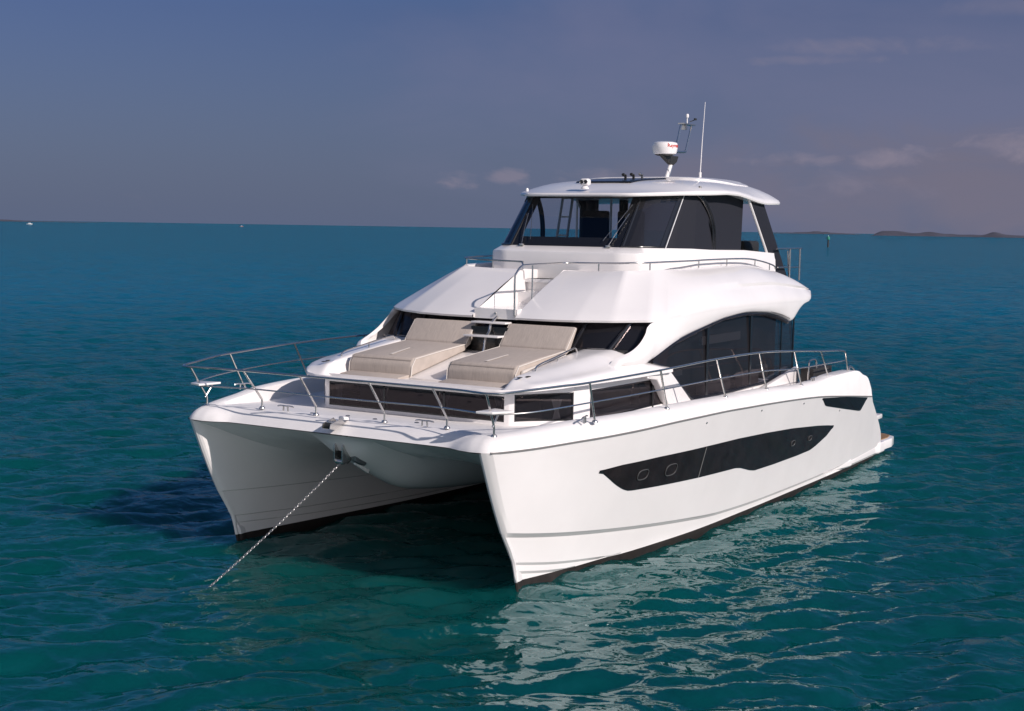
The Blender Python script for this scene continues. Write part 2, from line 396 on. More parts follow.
def outer_point(s, fz):
    """fz: function of x giving the level of this row"""
    x = X(s, 1.0); 
    for _ in range(8): z = fz(x); x = X(s, z)
    return x, z
rows_out = []
def addrow(fz, dy=0):
    r = []
    for s in SS:
        x, z = outer_point(s, fz); r.append(Vector((x, yout(x, z + dy) if dy else yout(x, z), z)))
    return r
paint = lambda x: float(np.interp(x, [-7.5, 0, 5, 8], [.055, .06, .085, .115]))
zc_f = lambda x: I(x, ZC); zch_f = lambda x: I(x, ZCH)
zl1 = lambda x: max(I(x, [(8.2, .46), (7, .27), (5.7, .12), (5, .02)]), paint(x) + .02)
zl2 = lambda x: max(I(x, [(8.2, .32), (7.2, .17), (6.3, .07), (5.5, 0)]), paint(x) + .01)
for t in (1, .9, .78, .65, .52, .39, .26, .13): rows_out.append(addrow(lambda x, t=t: lerp(zch_f(x), zc_f(x), t)))
rows_out.append(addrow(zch_f))
rows_out.append(addrow(lambda x: zch_f(x) - .075))
rows_out.append(addrow(lambda x: lerp(zch_f(x) - .075, zl1(x) , .5)))
rows_out.append(addrow(lambda x: zl1(x)))
rows_out.append(addrow(lambda x: max(zl1(x) - .045, zl2(x) + .001)))
rows_out.append(addrow(lambda x: zl2(x)))
rows_out.append(addrow(lambda x: max(zl2(x) - .045, paint(x) + .001)))
rows_out.append(addrow(paint))
rows_bot = [rows_out[-1]] + [addrow(lambda x, z=z: z) for z in (.03, -.15, -.4, -.7, -.9)]
def addrow_in(fz):
    r = []
    for s in SS:
        x, z = outer_point(s, fz); r.append(Vector((x, yin(x, z), z)))
    return r
bot_in = [addrow_in(paint)] + [addrow_in(lambda x, z=z: z) for z in (.03, -.15, -.4, -.7, -.9)]
rows_in = [bot_in[0]] + [addrow_in(f) for f in (lambda x: I(x, [(8.2, .34), (6, .22), (3, .15)]) - .02, lambda x: I(x, [(8.2, .34), (6, .22), (3, .15)]),
           lambda x: I(x, [(8.2, .47), (6, .36), (3, .3)]) - .02, lambda x: I(x, [(8.2, .47), (6, .36), (3, .3)]),
           lambda x: I(x, [(8.4, .93), (7, .84), (4, .72), (0, .65)]) - .02, lambda x: I(x, [(8.4, .93), (7, .84), (4, .72), (0, .65)]))]
ZR = [(8.96, 2.155), (8.6, 2.02), (8.2, 1.88), (7.5, 1.70), (6.5, 1.52), (5, 1.36), (3, 1.26), (0, 1.2), (-8, 1.2)]
def xfront(y): return 8.80 + .16 * sm(abs(y), 2.0, 2.6)
# flare (rational Bezier from the inner topside up and over to the tunnel roof)
NB = 14; YR = 1.25
for k in range(1, NB + 1):
    tb = k / NB; r = []
    for s in SS:
        x0, z0 = outer_point(s, lambda x: I(x, [(8.4, .93), (7, .84), (4, .72), (0, .65)]))
        x1 = lerp(8.80, -7.42, s); zr = I(x1 + .16 * (1 - s), ZR) if s > 0 else 2.155
        y0 = yin(x0, z0); cy_ = y0 - .03 * sm(s, 0, .03)
        bz = lerp(lerp(z0, zr, tb), zr, tb); by = lerp(lerp(y0, cy_, tb), lerp(cy_, YR, tb), tb)
        if tb < .5: qz, qy = lerp(z0, zr, tb / .5), lerp(y0, cy_, tb / .5)
        else: qz, qy = zr, lerp(cy_, YR, (tb - .5) / .5)
        w = .92 * sm(s, 0, .13); y, z = lerp(qy, by, w), lerp(qz, bz, w)
        e = sm((y0 - y) / (y0 - YR), .0, .45)
        r.append(Vector((lerp(X(s, z), x1 + (xfront(y) - 8.8) * (1 - s), e), y, z)))
    rows_in.append(r)
ZN = [(8.8, 2.15), (8.66, 2.03), (8.5, 1.80), (7.94, 1.49), (7.54, 1.28), (7.11, 1.09), (6.23, .94), (4.5, .80), (2, .75), (-8, .75)]
for k in range(1, 13):
    y = YR * (1 - k / 12); r = []
    for i, s in enumerate(SS):
        x1 = lerp(8.80, -7.42, s); zr = I(x1 + .16 * (1 - s), ZR) if s > 0 else 2.155; zn = min(I(x1, ZN), zr)
        pw = I(x1, [(8.7, .62), (7.9, .64), (7.0, .72), (5, .85), (0, .9)]); u = min(y / pw, 1); wgt = (1 - u * u) ** 1.3
        r.append(Vector((x1, y, lerp(zr, zn, wgt))))
    rows_in.append(r)

ROOT = bpy.data.objects.new('catamaran', None); COL.objects.link(ROOT)
tag(ROOT, 'white twin hulled motor yacht with flybridge anchored on calm sea', 'catamaran')
hull = MB()
def mgrid(mb, rows):
    mb.grid(rows); mb.grid([[mir(p) for p in r] for r in rows][::-1])
mgrid(hull, rows_out); mgrid(hull, rows_in)
# transom of each hull
tr_o = [r[-1] for r in rows_out + rows_bot[1:]]; tr_i = [r[-1] for r in (rows_in[:NB + 7][::-1] + bot_in[1:])]
def transom(mb, sgn):
    n = 14; a = tr_o; rows = []
    for p in a:
        zi = p.z; yi = 1.9
        rows.append([Vector((p.x, sgn * lerp(p.y, yi, k / 6), p.z)) for k in range(7)])
    mb.grid(rows)
transom(hull, 1); transom(hull, -1)
ho = hull.build('hull', 'gelcoat', ROOT, 15)
bp = MB(); mgrid(bp, rows_bot); mgrid(bp, bot_in); bp.build('bottom_paint', 'antifoul', ROOT, 60)

# ---- deck, gunwale (rings set inward from the hull's top edge)
front = [Vector((r[0].x, r[0].y, 2.165)) for r in rows_in[7:]][::-1]       # centre -> stem
front = [p for p in front if p.y < 2.66]
top = [p.copy() for p in rows_out[0]]
outline = front + [p for p in top if p.y > 2.66]
# resample in plan and smooth
def resample(P, step):
    out = [P[0]]; acc = 0
    for a, b in zip(P, P[1:]):
        L = (b - a).length
        while acc + L >= step:
            t = (step - acc) / L; a = a.lerp(b, t); out.append(a.copy()); L = (b - a).length; acc = 0
        acc += L
    out.append(P[-1]); return out
ol = resample(outline, .05)
ZD = [(8.4, 2.355), (7.4, 2.27), (6.7, 2.215), (6, 2.20), (5, 2.185), (2, 2.16), (-3, 2.08), (-4.3, 2.0), (-4.8, 1.5), (-6.2, 1.42)]
ZG = [(8.9, 2.34), (8.4, 2.385), (7.5, 2.43), (6.9, 2.46), (4.9, 2.47), (2.6, 2.43), (.66, 2.385), (-1.26, 2.29), (-2.2, 2.29), (-2.97, 2.33), (-4.4, 2.31), (-4.75, 2.27), (-5.1, 2.17), (-5.5, 2.08), (-5.75, 1.88), (-5.95, 1.62)]
rings = []
pro = [(0, 0), (.012, .16), (.03, .32), (.06, .52), (.10, .72), (.15, .87), (.21, .96), (.28, 1.0), (.36, 1.0), (.41, .93), (.44, 0)]
N_ = []
for i in range(len(ol)):
    t = (ol[min(i + 4, len(ol) - 1)] - ol[max(i - 4, 0)]); t.z = 0; t.normalize(); N_.append(Vector((-t.y, t.x, 0)))
N_[0] = Vector((-1, 0, 0))
for j, (dd, h) in enumerate(pro):
    r = []
    for i, p in enumerate(ol):
        nn = N_[i]; 
        if nn.x > 0.3: nn = -nn
        if abs(nn.x) <= .3 and nn.y > 0: nn = -nn
        dd_ = dd * lerp(1, .22, sm(-p.x, 1.2, 3.4)) if j < 8 else dd; q = p + nn * dd_; fr = 1 - sm(abs(p.y), 1.9, 2.5) if p.x > 8.5 else 0
        zt = I(q.x, ZG); zt = lerp(zt, min(zt, I(q.x, [(8.8, 2.2), (8.7, 2.27), (8.5, 2.34), (8.36, 2.355)])), fr)
        if j == len(pro) - 1: q.z = I(q.x, ZD)
        else:
            q.z = lerp(p.z, zt, h)
        if p.x < -5.78: q.z = min(q.z, p.z + .03)
        r.append(q)
    rings.append(r)
deck = MB(); mgrid(deck, rings)
inner = [p for p in rings[-1]]
k0 = max(range(len(inner)), key=lambda i: inner[i].y if inner[i].x > 8.0 else -9)
side = inner[k0:]
rows = [[Vector((p.x, p.y * (1 - 2 * k / 12), p.z if k in (0, 12) else I(p.x, ZD) - .002)) for k in range(13)] for p in side]
deck.grid(rows)
# strip closing the front ring across to the first row
fr_row = inner[:k0 + 1]; xa = side[0].x
deck.grid([[Vector((p.x, p.y, p.z)) for p in fr_row], [Vector((xa - .001, p.y, I(xa, ZD) - .002)) for p in fr_row]])
deck.grid([[mir(p) for p in fr_row], [Vector((xa - .001, -p.y, I(xa, ZD) - .002)) for p in fr_row]])
deck.build('deck', 'gelcoat_deck', ROOT, 40)

# ---- rubbing strip along the sheer
def pt_on_hull(x, z, off=.0, s=1): return Vector((x, s * (yout(x, z) + off), z))
for s in (1, -1):
    mb = MB(); rows = []
    for x in np.linspace(8.9, -5.75, 110):
        zc = I(x, ZC); rows.append([(x, s * (yout(x, zc) - .01), zc + .012), (x, s * (yout(x, zc) + .014), zc + .008), (x, s * (yout(x, zc) + .016), zc - .012), (x, s * (yout(x, zc - .02) - .01), zc - .020)])
    mb.grid(rows); 
    mb.build('rub_rail', 'rub_grey', ROOT)
# ---- hull windows
def band_window(name, top_, bot_, x0, x1, s, off, m, n=90, rows_n=5, parent=ROOT):
    rows = []
    for x in np.linspace(x0, x1, n):
        zt, zb = I(x, top_) if len(top_) < 2 else float(np.interp(x, *zip(*sorted(top_)))), float(np.interp(x, *zip(*sorted(bot_))))
        rows.append([pt_on_hull(x, lerp(zb, zt, k / (rows_n - 1)), off, s) for k in range(rows_n)])
    return MB().grid(rows).build(name, m, parent, 60)
HT = [(6.63, 1.655), (6.18, 1.682), (5.2, 1.682), (3.66, 1.652), (2.16, 1.618), (.78, 1.555), (-.6, 1.475), (-2.1, 1.352), (-2.7, 1.29), (-3.15, 1.235)]
HB = [(6.63, 1.645), (6.2, 1.40), (6.0, 1.305), (5.85, 1.25), (5.72, 1.232), (4.92, 1.19), (3.42, 1.127), (2.26, 1.085), (1.95, 1.075), (1.7, 1.04), (1.23, .93), (.96, .885), (0, .868), (-1.3, .868), (-2.0, .885), (-2.3, .94), (-2.85, 1.08), (-3.15, 1.222)]
ST = [(-2.0, 1.945), (-3.6, 1.81), (-5.32, 1.625)]
SB = [(-2.0, 1.935), (-2.25, 1.79), (-2.37, 1.76), (-3.6, 1.575), (-4.8, 1.40), (-4.98, 1.385), (-5.32, 1.61)]
def grow(tab, dz): return [(x, z + dz) for x, z in tab]
for s in (1, -1):
    w = band_window('hull_window', grow(HT, .018), grow(HB, -.018), 6.70, -3.19, s, .004, 'black_frame')
    band_window('pane', HT, HB, 6.60, -3.12, s, .009, 'hull_glass', parent=w)
    dv = MB(); dv.grid([[pt_on_hull(x, z, .013, s) for z in (1.12, 1.38, 1.65)] for x in (3.55, 3.52)]); dv.build('divider', 'rub_grey', w)
    for (x, z, rr) in ((5.53, 1.452, .085), (4.65, 1.414, .10), (-.81, 1.166, .055), (-1.77, 1.149, .05)):
        q = MB(); c = pt_on_hull(x, z, .016, s); t1 = (pt_on_hull(x + .1, z, .016, s) - pt_on_hull(x - .1, z, .016, s)).normalized(); t2 = (pt_on_hull(x, z + .1, .016, s) - pt_on_hull(x, z - .1, .016, s)).normalized()
        rr_x = rr * 1.75
        q.tube([c + t1 * (math.copysign(abs(math.cos(a)) ** .7, math.cos(a)) * rr_x) + t2 * (math.copysign(abs(math.sin(a)) ** .7, math.sin(a)) * rr) for a in np.linspace(0, 2 * math.pi, 33)], .009, 6, False)
        q.build('porthole_frame', 'porthole_rim', w)
    w2 = band_window('stern_window', grow(ST, .012), grow(SB, -.014), -1.96, -5.36, s, .004, 'black_frame', 60)
    band_window('pane', ST, SB, -2.04, -5.28, s, .009, 'dark_glass', 60, parent=w2)
    for (x, z) in ((6.9, .0), ) if False else ((3.8, 2.11), (1.4, 2.066), (-.86, 1.964), (-3.34, 1.554)):
        c = pt_on_hull(x, z, 0, s); MB().lathe([(0, .012), (.014, .012), (.018, .005), (.02, 0)], c, 12, Vector((0, s, 0))).build('drain_fitting', 'steel', ROOT)
# bow eyes on the inner topsides
for s in (1, -1):
    MB().lathe([(0, .03), (.03, .03), (.05, .01), (.055, 0)], (8.52, s * (yin(8.52, 1.9) - .0), 1.88), 16, Vector((.45, -s * .9, 0)).normalized()).build('bow_eye', 'steel', ROOT)

# ---- stern platforms
for s in (1, -1):
    out = [(-7.1, 3.60), (-8.2, 3.66), (-8.58, 3.60), (-8.74, 3.42), (-8.78, 3.1), (-8.78, 2.1), (-8.68, 1.95), (-7.1, 1.9)]
    MB().prism([(x, s * y, .12) for x, y in out], (0, 0, .22), .03).build('swim_platform', 'gelcoat', ROOT)
    MB().prism([(x * .99 - .06 if x < -7.5 else x, s * (y - .1 if y > 2.5 else y + .1), .342) for x, y in out], (0, 0, .02)).build('teak_tread', 'teak', ROOT)
    fw2 = MB(); rws = []
    for x in np.linspace(-3.6, -7.6, 40):
        g_ = sm(-x, 3.6, 5.5); yb_ = yout(max(x, -7.2), .2); zt_ = lerp(.21, .335, sm(-x, 4.0, 7.6)); yo = max(yb_, 3.60 * sm(-x, 6.5, 7.2)) - .10 + .155 * g_
        rws.append([(x, s * (yb_ - .11), zt_ + .02 * g_), (x, s * (yo - .012), zt_ + .006 * g_), (x, s * yo, zt_ - .015), (x, s * yo, .12), (x, s * (yo - .03), .085), (x, s * (yb_ - .06), .08)])
    fw2.grid(rws).build('side_fairing', 'gelcoat', ROOT, 30)
    MB().box((-6.95, s * 3.40, .97), (.95, .46, .11), bev=.03).build('stern_step', 'gelcoat', ROOT)
    for k in range(3): MB().box((-5.3 - k * .45, s * 2.7, 1.2 - k * .3), (.5, 1.2, .28), bev=.02).build('quarter_step', 'gelcoat_deck', ROOT)
MB().box((-7.0, 0, 1.15), (.5, 4.4, .3), bev=.04).build('aft_beam', 'gelcoat', ROOT)

# ------------------------------------------------------------------ forward cabin walls with window openings
WL_ = [(6.74, 0.0), (6.74, 1.745), (6.72, 1.82), (6.66, 1.905), (5.86, 2.50), (5.42, 2.56), (3.0, 2.80), (2.9, 2.81)]
def zs(x): return I(x, [(6.74, 2.262), (6.66, 2.275), (5.86, 2.25), (5.4, 2.20), (3.0, 2.27), (2.9, 2.27)])
def zh(x): return I(x, [(6.74, 2.668), (6.66, 2.70), (5.86, 2.71), (5.4, 2.71), (3.0, 2.73), (2.9, 2.73)])
def zb(x): return I(x, ZD) - .05
def zt(x): return 2.80 + .08 * sm(6.7 - x, 0, .6)
cab = MB()
openings = {0: 'front', 3: 'side', 5: 'side'}
def strip(pts, f0, f1, s, n=6):
    a, b = pts
    rows = [[(lerp(a[0], b[0], t), s * lerp(a[1], b[1], t), f(lerp(a[0], b[0], t))) for f in (f0, f1)] for t in np.linspace(0, 1, n)]
    return rows
for s in (1, -1):
    for i in range(len(WL_) - 1):
        a, b = WL_[i], WL_[i + 1]
        zs_ = (lambda x: 2.262) if i == 0 else zs; zh_ = (lambda x: 2.668) if i == 0 else zh
        cab.grid(strip((a, b), zb, zs_, s)); cab.grid(strip((a, b), zh_, zt, s))
        if i not in openings: cab.grid(strip((a, b), zs_, zh_, s))
        else:   # reveal, 4 cm deep
            nrm = Vector((b[1] - a[1], -(b[0] - a[0]), 0)).normalized() * -1
            if i == 0: nrm = Vector((-1, 0, 0))
            elif nrm.y > 0: nrm = -nrm
            for f in (zs_, zh_):
                cab.grid([[(lerp(a[0], b[0], t) + nrm.x * k, s * (lerp(a[1], b[1], t) + nrm.y * k), f(lerp(a[0], b[0], t))) for k in (0, .05)] for t in np.linspace(0, 1, 6)])
            for e, skip in ((a, i == 0), (b, False)):
                if not skip: cab.grid([[(e[0] + nrm.x * k, s * (e[1] + nrm.y * k), z) for k in (0, .05)] for z in (zs_(e[0]), zh_(e[0]))])
cab.build('cabin_wall', 'gelcoat', ROOT, 25)
# panes
pn = MB().grid([[(6.72, y, z) for z in (2.255, 2.675)] for y in np.linspace(-1.75, 1.75, 9)]).build('cabin_window', 'dark_glass', ROOT)
fm = MB()
for y in (-.6, .6): fm.box((6.715, y, 2.465), (.02, .04, .42))
for z in (2.275, 2.655): fm.box((6.715, 0, z), (.02, 3.5, .03))
fm.build('window_frame', 'black_frame', pn)
def curtain(name_parent, c, along, h, w=.10):
    rows = []
    for k in range(9):
        t = k / 8; ww = w * (.35 + .65 * abs(t - .5) * 2)
        rows.append([Vector(c) + Vector((0, 0, (t - .5) * h)) + Vector(along) * (u * ww) + Vector((-.02 * math.sin(u * 9), 0, 0)) for u in np.linspace(-1, 1, 9)])
    MB().grid(rows).build('curtain', 'curtain', name_parent, recalc=False)
for y in (-1.62, -.68, 1.58, .55): curtain(pn, (6.62, y, 2.46), (0, 1, 0), .36)
for s in (1, -1):
    for (a, b, cu) in ((WL_[3], WL_[4], .82), (WL_[5], WL_[6], None)):
        dirx = Vector((b[0] - a[0], b[1] - a[1], 0)).normalized(); off = Vector((0, -.02, 0))
        w = MB().grid([[(lerp(a[0], b[0], t), s * (lerp(a[1], b[1], t) - .02), z(lerp(a[0], b[0], t))) for z in (lambda x: zs(x) - .004, lambda x: zh(x) + .004)] for t in np.linspace(-.003, 1.003, 5)]).build('cabin_window', 'dark_glass', ROOT)
        fr_ = MB()
        for f, e in ((zs, .012), (zh, -.012)):
            fr_.tube([(lerp(a[0], b[0], t), s * (lerp(a[1], b[1], t) - .015), f(lerp(a[0], b[0], t)) + e) for t in np.linspace(0, 1, 8)], .016, 6)
        for t in (0.006, .994): fr_.tube([(lerp(a[0], b[0], t), s * (lerp(a[1], b[1], t) - .015), z) for z in (zs(lerp(a[0], b[0], t)), zh(lerp(a[0], b[0], t)))], .016, 6)
        if cu is None: fr_.tube([(lerp(a[0], b[0], .80), s * (lerp(a[1], b[1], .86) - .015), z) for z in (2.24, 2.72)], .02, 6)
        else:
            fr_.tube(smooth_path([(6.32, s * 2.10, 2.70), (6.24, s * 2.13, 2.55), (6.2, s * 2.14, 2.27)], 5), .018, 6)
        fr_.build('window_frame', 'black_frame', w)
        if cu: curtain(w, (lerp(a[0], b[0], cu), s * (lerp(a[1], b[1], cu) - .12), 2.40), dirx * 1 if s > 0 else Vector((dirx.x, -dirx.y, 0)), .38, .09)
# dark cabin interior seen through the panes
ib = MB(); ib.prism([(6.35, -1.4, 2.0), (6.35, 1.4, 2.0), (5.5, 2.05, 2.0), (2.4, 2.4, 2.0), (2.4, -2.4, 2.0), (5.5, -2.05, 2.0)], (0, 0, .77)); ib.build('cabin_interior', 'interior', ROOT, None)

# ------------------------------------------------------------------ coachroof with sunpad well
EDGE = [(7.08, 0.0), (7.08, 1.0), (7.08, 1.5), (7.04, 1.80), (6.92, 2.06), (6.65, 2.32), (6.3, 2.52), (5.9, 2.65), (5.3, 2.76), (4.5, 2.87), (3.6, 2.96), (3.22, 2.99), (3.2, 2.99)]
cap = MB()
ep = resample([Vector((x, y, 0)) for x, y in EDGE], .04)
def floor_z(x): return float(np.interp(x, [4.2, 4.7, 6.3, 6.95], [3.14, 3.08, 2.775, 2.75]))
def coam_z(x): return float(np.interp(x, [2.9, 3.3, 3.7, 4.15, 4.7, 5.8, 6.66, 6.8], [2.93, 3.0, 3.16, 3.27, 3.22, 3.08, 2.96, 2.94]))
def edge_z(x): return float(np.interp(x, [3, 3.5, 5.65, 6.1, 6.9, 7.1], [2.90, 2.895, 2.875, 2.865, 2.815, 2.795]))
NV = 46
rows = []
xs_ = sorted(set([round(a, 3) for a in np.concatenate([np.linspace(7.075, 6.95, 10), np.linspace(6.93, 6.2, 26), np.linspace(6.15, 3.205, 42)])]), reverse=True)
def edge_y(x):
    best = 0
    E_ = EDGE
    for (x0, y0), (x1, y1) in zip(E_, E_[1:]):
        if x0 >= x >= x1 and x0 != x1: return lerp(y0, y1, (x0 - x) / (x0 - x1))
    return 1.5 if x > 7 else 3.0
def cap_z(x, y, ey):
    dd = max(min(ey - abs(y), 7.08 - x), 0); ro = math.sqrt(max(0, 1 - (1 - min(dd / .16, 1)) ** 2)); ez = edge_z(x)
    mid = lerp(ez, max(coam_z(x), ez + .06), .45)
    out = lerp(ez, mid, ro); out = lerp(out, max(coam_z(x), ez + .06), sm(dd, .08, .62))
    wx = sm(x, 7.0, 6.62)
    fl = lerp(ez, floor_z(x), min(ro * 1.2, 1))
    return lerp(fl, out, sm(abs(y), 1.70, 1.83) * wx)
for x in xs_:
    ey = edge_y(x); ys = []
    half = [0, .2, .34, .5, .9, 1.3, 1.55, 1.66, 1.70, 1.73, 1.765, 1.80, 1.84]
    half = [h for h in half if h < ey - .22]; m_ = 30 - len(half)
    a0 = half[-1]; 
    half = half + [lerp(a0, ey, math.sin(math.pi / 2 * (k + 1) / m_)) for k in range(m_)]
    full = [-h for h in half[:0:-1]] + half
    rows.append([Vector((x, y, cap_z(x, y, ey))) for y in full])
cap.grid(rows)
# drip edge round the coachroof
for s in (1, -1):
    e2 = [Vector((p.x, s * p.y, 0)) for p in ep]
    cap.grid([[Vector((p.x, p.y, edge_z(p.x) + .001)) for p in e2], [Vector((p.x + .006, p.y + s * .006, edge_z(p.x) - .015)) for p in e2], [Vector((p.x + .006, p.y + s * .006, edge_z(p.x) - .045)) for p in e2], [Vector((p.x - .03, p.y - s * .03, edge_z(p.x) - .06)) for p in e2], [Vector((p.x - .42, s * max(abs(p.y) - .40, 0), edge_z(p.x) - .065)) for p in e2]])
cap.build('coachroof', 'gelcoat', ROOT, 40)
# hatch dogs (small dark lozenges) on the coaming
for s in (1, -1):
    for dx in (0, .17): MB().box((6.62 - dx, s * (1.95 + dx * .3), 2.972 + dx * .03), (.09, .05, .012), bev=.005).build('deck_fitting', 'black_rubber', ROOT)

# ------------------------------------------------------------------ sunpads
def pad(s):
    y0, y1 = .36, 1.66
    def sec(z0, pts): return pts
    body = [(6.31, 2.79), (6.29, 2.98), (6.20, 3.10), (5.4, 3.18), (4.62, 3.245), (4.62, 3.12), (5.3, 2.985)]
    o = MB().prism([(x, s * y0, z) for x, z in body], (0, s * (y1 - y0), 0), .045, 3).build('sunpad', 'cushion_fabric', ROOT)
    MB().prism([(x, s * (y0 + .04), z) for x, z in [(6.62, 2.77), (6.60, 2.80), (6.2, 2.83), (6.2, 2.76)]], (0, s * (y1 - y0 - .08), 0), .012).build('foot_cushion', 'cushion_fabric', o)
    hd = [(4.66, 3.15), (4.66, 3.265), (4.335, 3.625), (4.25, 3.60), (4.50, 3.22)]
    h = MB().prism([(x, s * (y0 - .01), z) for x, z in hd], (0, s * (y1 - y0 + .02), 0), .028, 3).build('headrest', 'cushion_fabric', o)
    for y in (y0 - .004, y1 + .004):
        MB().tube([(6.30, s * y, 2.80), (6.28, s * y, 2.96), (6.18, s * y, 3.085), (5.4, s * y, 3.165), (4.66, s * y, 3.23)], .011, 6).build('piping', 'cushion_piping', o)
    for y in (y0 - .012, y1 + .012): MB().tube([(4.66, s * y, 3.24), (4.34, s * y, 3.60)], .010, 6).build('piping', 'cushion_piping', o)
    sm_ = MB()
    sm_.tube([(6.245, s * lerp(y0 + .03, y1 - .03, t), 3.062) for t in np.linspace(0, 1, 6)], .005, 5)
    sm_.build('seam', 'cushion_fabric', o)
    MB().prism([(6.05, s * .93, 3.122), (6.05, s * .99, 3.122), (5.45, s * 1.02, 3.185), (5.45, s * .99, 3.185)], (0, 0, .006)).build('sun_streak', 'cushion_piping', o)  # streak of sunlight on the pad, built as a thin pale strip
    # side filler cushion (light) outboard
    MB().prism([(x, s * (y1 + .012), z) for x, z in [(6.22, 2.80), (6.12, 3.02), (4.72, 3.19), (4.72, 3.05)]], (0, s * .05, 0), .015).build('side_bolster', 'cushion_piping', o)
    b = MB(); b.tube(smooth_path([(6.14, s * 1.95, 3.0), (6.08, s * 1.95, 3.11), (5.5, s * 1.93, 3.20), (4.85, s * 1.90, 3.295), (4.70, s * 1.89, 3.29), (4.64, s * 1.89, 3.18)], 6), .014, 8)
    for x in (5.4,): b.tube([(x, s * 1.925, 3.05), (x, s * 1.925, 3.21)], .011, 8)
    b.build('coaming_handrail', 'steel', ROOT)
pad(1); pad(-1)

# ------------------------------------------------------------------ saloon windscreen, interior, side glass
wb = [(4.40, 0), (4.40, 1.0), (4.36, 1.6), (4.28, 2.1), (4.12, 2.56)]
wt = [(4.05, 0), (4.03, 1.0), (3.92, 1.7), (3.72, 2.3), (3.40, 2.66)]
for s in (1, -1):
    b = smooth_path([(x, s * y, 3.10) for x, y in wb], 4); t = smooth_path([(x, s * y, 3.74) for x, y in wt], 4)
    w = MB().grid([b, t]).build('saloon_windscreen', 'dark_glass', ROOT, 60)
    fr_ = MB(); fr_.tube([p + Vector((-.02, 0, .14)) for p in b], .03, 6)
    for k in (8, 13): fr_.tube([b[k] + Vector((.015, 0, .1)), t[k] + Vector((.015, 0, 0))], .035, 6)
    fr_.build('windscreen_frame', 'black_frame', w)
MB().box((0.1, 0, 2.95), (6.6, 4.9, 1.4)).build('saloon_interior', 'interior', ROOT, None)
ARC = [(3.7, 3.08), (2.75, 3.34), (1.5, 3.55), (.56, 3.67), (-.6, 3.71), (-1.6, 3.66), (-2.3, 3.56), (-2.94, 3.42), (-3.1, 3.46), (-3.4, 3.60)]
for s in (1, -1):
    # glass: polygon at y = 2.6
    GB = [(3.65, 3.03), (3.1, 2.90), (1.95, 2.20), (.17, 2.18), (-1.87, 2.20), (-3.49, 2.35)]
    def gy(x): return float(np.interp(x, [-4.1, 2.0, 2.8, 3.7], [2.80, 2.80, 2.78, 2.74]))
    gx = np.linspace(3.68, -3.42, 60); rows = []
    for x in gx:
        zb_ = float(np.interp(x, *zip(*sorted(GB)))); zt_ = float(np.interp(x, *zip(*sorted(ARC)))) + .07
        if x < -3.1: zt_ = 3.45
        rows.append([(x, s * (gy(x) - .06 * k / 3), lerp(zb_, zt_, k / 3)) for k in range(4)])
    w = MB().grid(rows).build('saloon_side_window', 'dark_glass', ROOT, 60)
    fr_ = MB()
    for x, wd in ((1.25, .10), (-.92, .09), (-2.65, .05), (-3.38, .06)):
        zb_ = float(np.interp(x, *zip(*sorted(GB)))); zt_ = float(np.interp(x, *zip(*sorted(ARC)))) + .05
        fr_.box((x, s * 2.79, (zb_ + zt_) / 2), (wd, .02, zt_ - zb_))
    fr_.tube([(x, s * (gy(x) + .0), float(np.interp(x, *zip(*sorted(ARC)))) - .02) for x in np.linspace(3.55, -2.95, 40)], .05, 6)
    fr_.tube([(x, s * (gy(x) + .01), float(np.interp(x, *zip(*sorted(GB)))) + .02) for x in np.linspace(3.55, -3.4, 60)], .028, 6)
    fr_.build('window_frame', 'black_frame', w)
    # sofa and table shapes behind the glass
    for x, z, w_, h_ in ((.5, 2.32, 1.3, .22), (-1.2, 2.35, .9, .3), (-2.0, 2.42, .35, .28)): MB().box((x, s * 2.62, z), (w_, .18, h_), bev=.05).build('saloon_seat', 'interior_light', w)
    MB().box((.2, s * 2.62, 3.24), (1.9, .03, .16)).build('saloon_blind', 'interior_light', w)
    MB().box((2.3, s * 2.62, 2.72), (.6, .03, .10), bev=.01).build('saloon_table', 'interior_light', w)
    # lower sill wall under the glass + wedge aft of it
    MB().prism([(x, s * 2.70, z) for x, z in [(2.8, 1.98), (2.8, 2.4), (2.0, 2.20), (.17, 2.18), (-1.87, 2.20), (-3.40, 2.36), (-3.45, 1.95)]], (0, s * .10, 0), .01).build('saloon_sill', 'gelcoat', ROOT)
    MB().prism([(x, s * 2.86, z) for x, z in [(-1.2, 1.98), (-1.2, 2.14), (-1.8, 2.23), (-3.3, 2.43), (-3.36, 1.98)]], (0, s * .10, 0), .02).build('quarter_wedge', 'gelcoat', ROOT)
    # lower pillar, cabin to saloon
    pil = [(4.0, 2.84), (3.12, 2.88), (2.12, 2.22), (3.05, 2.19), (3.35, 2.50), (3.62, 2.74), (4.0, 2.79)]
    MB().prism([(x, s * 2.74, z) for x, z in pil], (0, s * .16, 0), .03, 3).build('side_pillar', 'gelcoat', ROOT)

# ------------------------------------------------------------------ upper body: brow, sides, fly coaming
Lr = [(4.30, .45, 3.69), (4.30, 1.0, 3.69), (4.22, 1.6, 3.695), (3.98, 2.20, 3.705), (3.58, 2.72, 3.715), (3.1, 2.84, 3.745), (2.2, 2.845, 3.79), (1.0, 2.862, 3.82), (-.5, 2.865, 3.82), (-2.0, 2.86, 3.81), (-3.0, 2.84, 3.80), (-3.7, 2.80, 3.77), (-4.2, 2.74, 3.82), (-4.5, 2.62, 3.94)]
Tr = [(2.60, .45, 4.52), (2.62, 1.0, 4.525), (2.64, 1.4, 4.535), (2.64, 1.74, 4.55), (2.10, 2.05, 4.565), (1.7, 2.13, 4.57), (1.0, 2.19, 4.585), (.1, 2.25, 4.60), (-.8, 2.29, 4.61), (-1.8, 2.32, 4.61), (-2.8, 2.38, 4.50), (-3.3, 2.48, 4.41), (-3.75, 2.56, 4.29), (-4.35, 2.68, 4.08)]
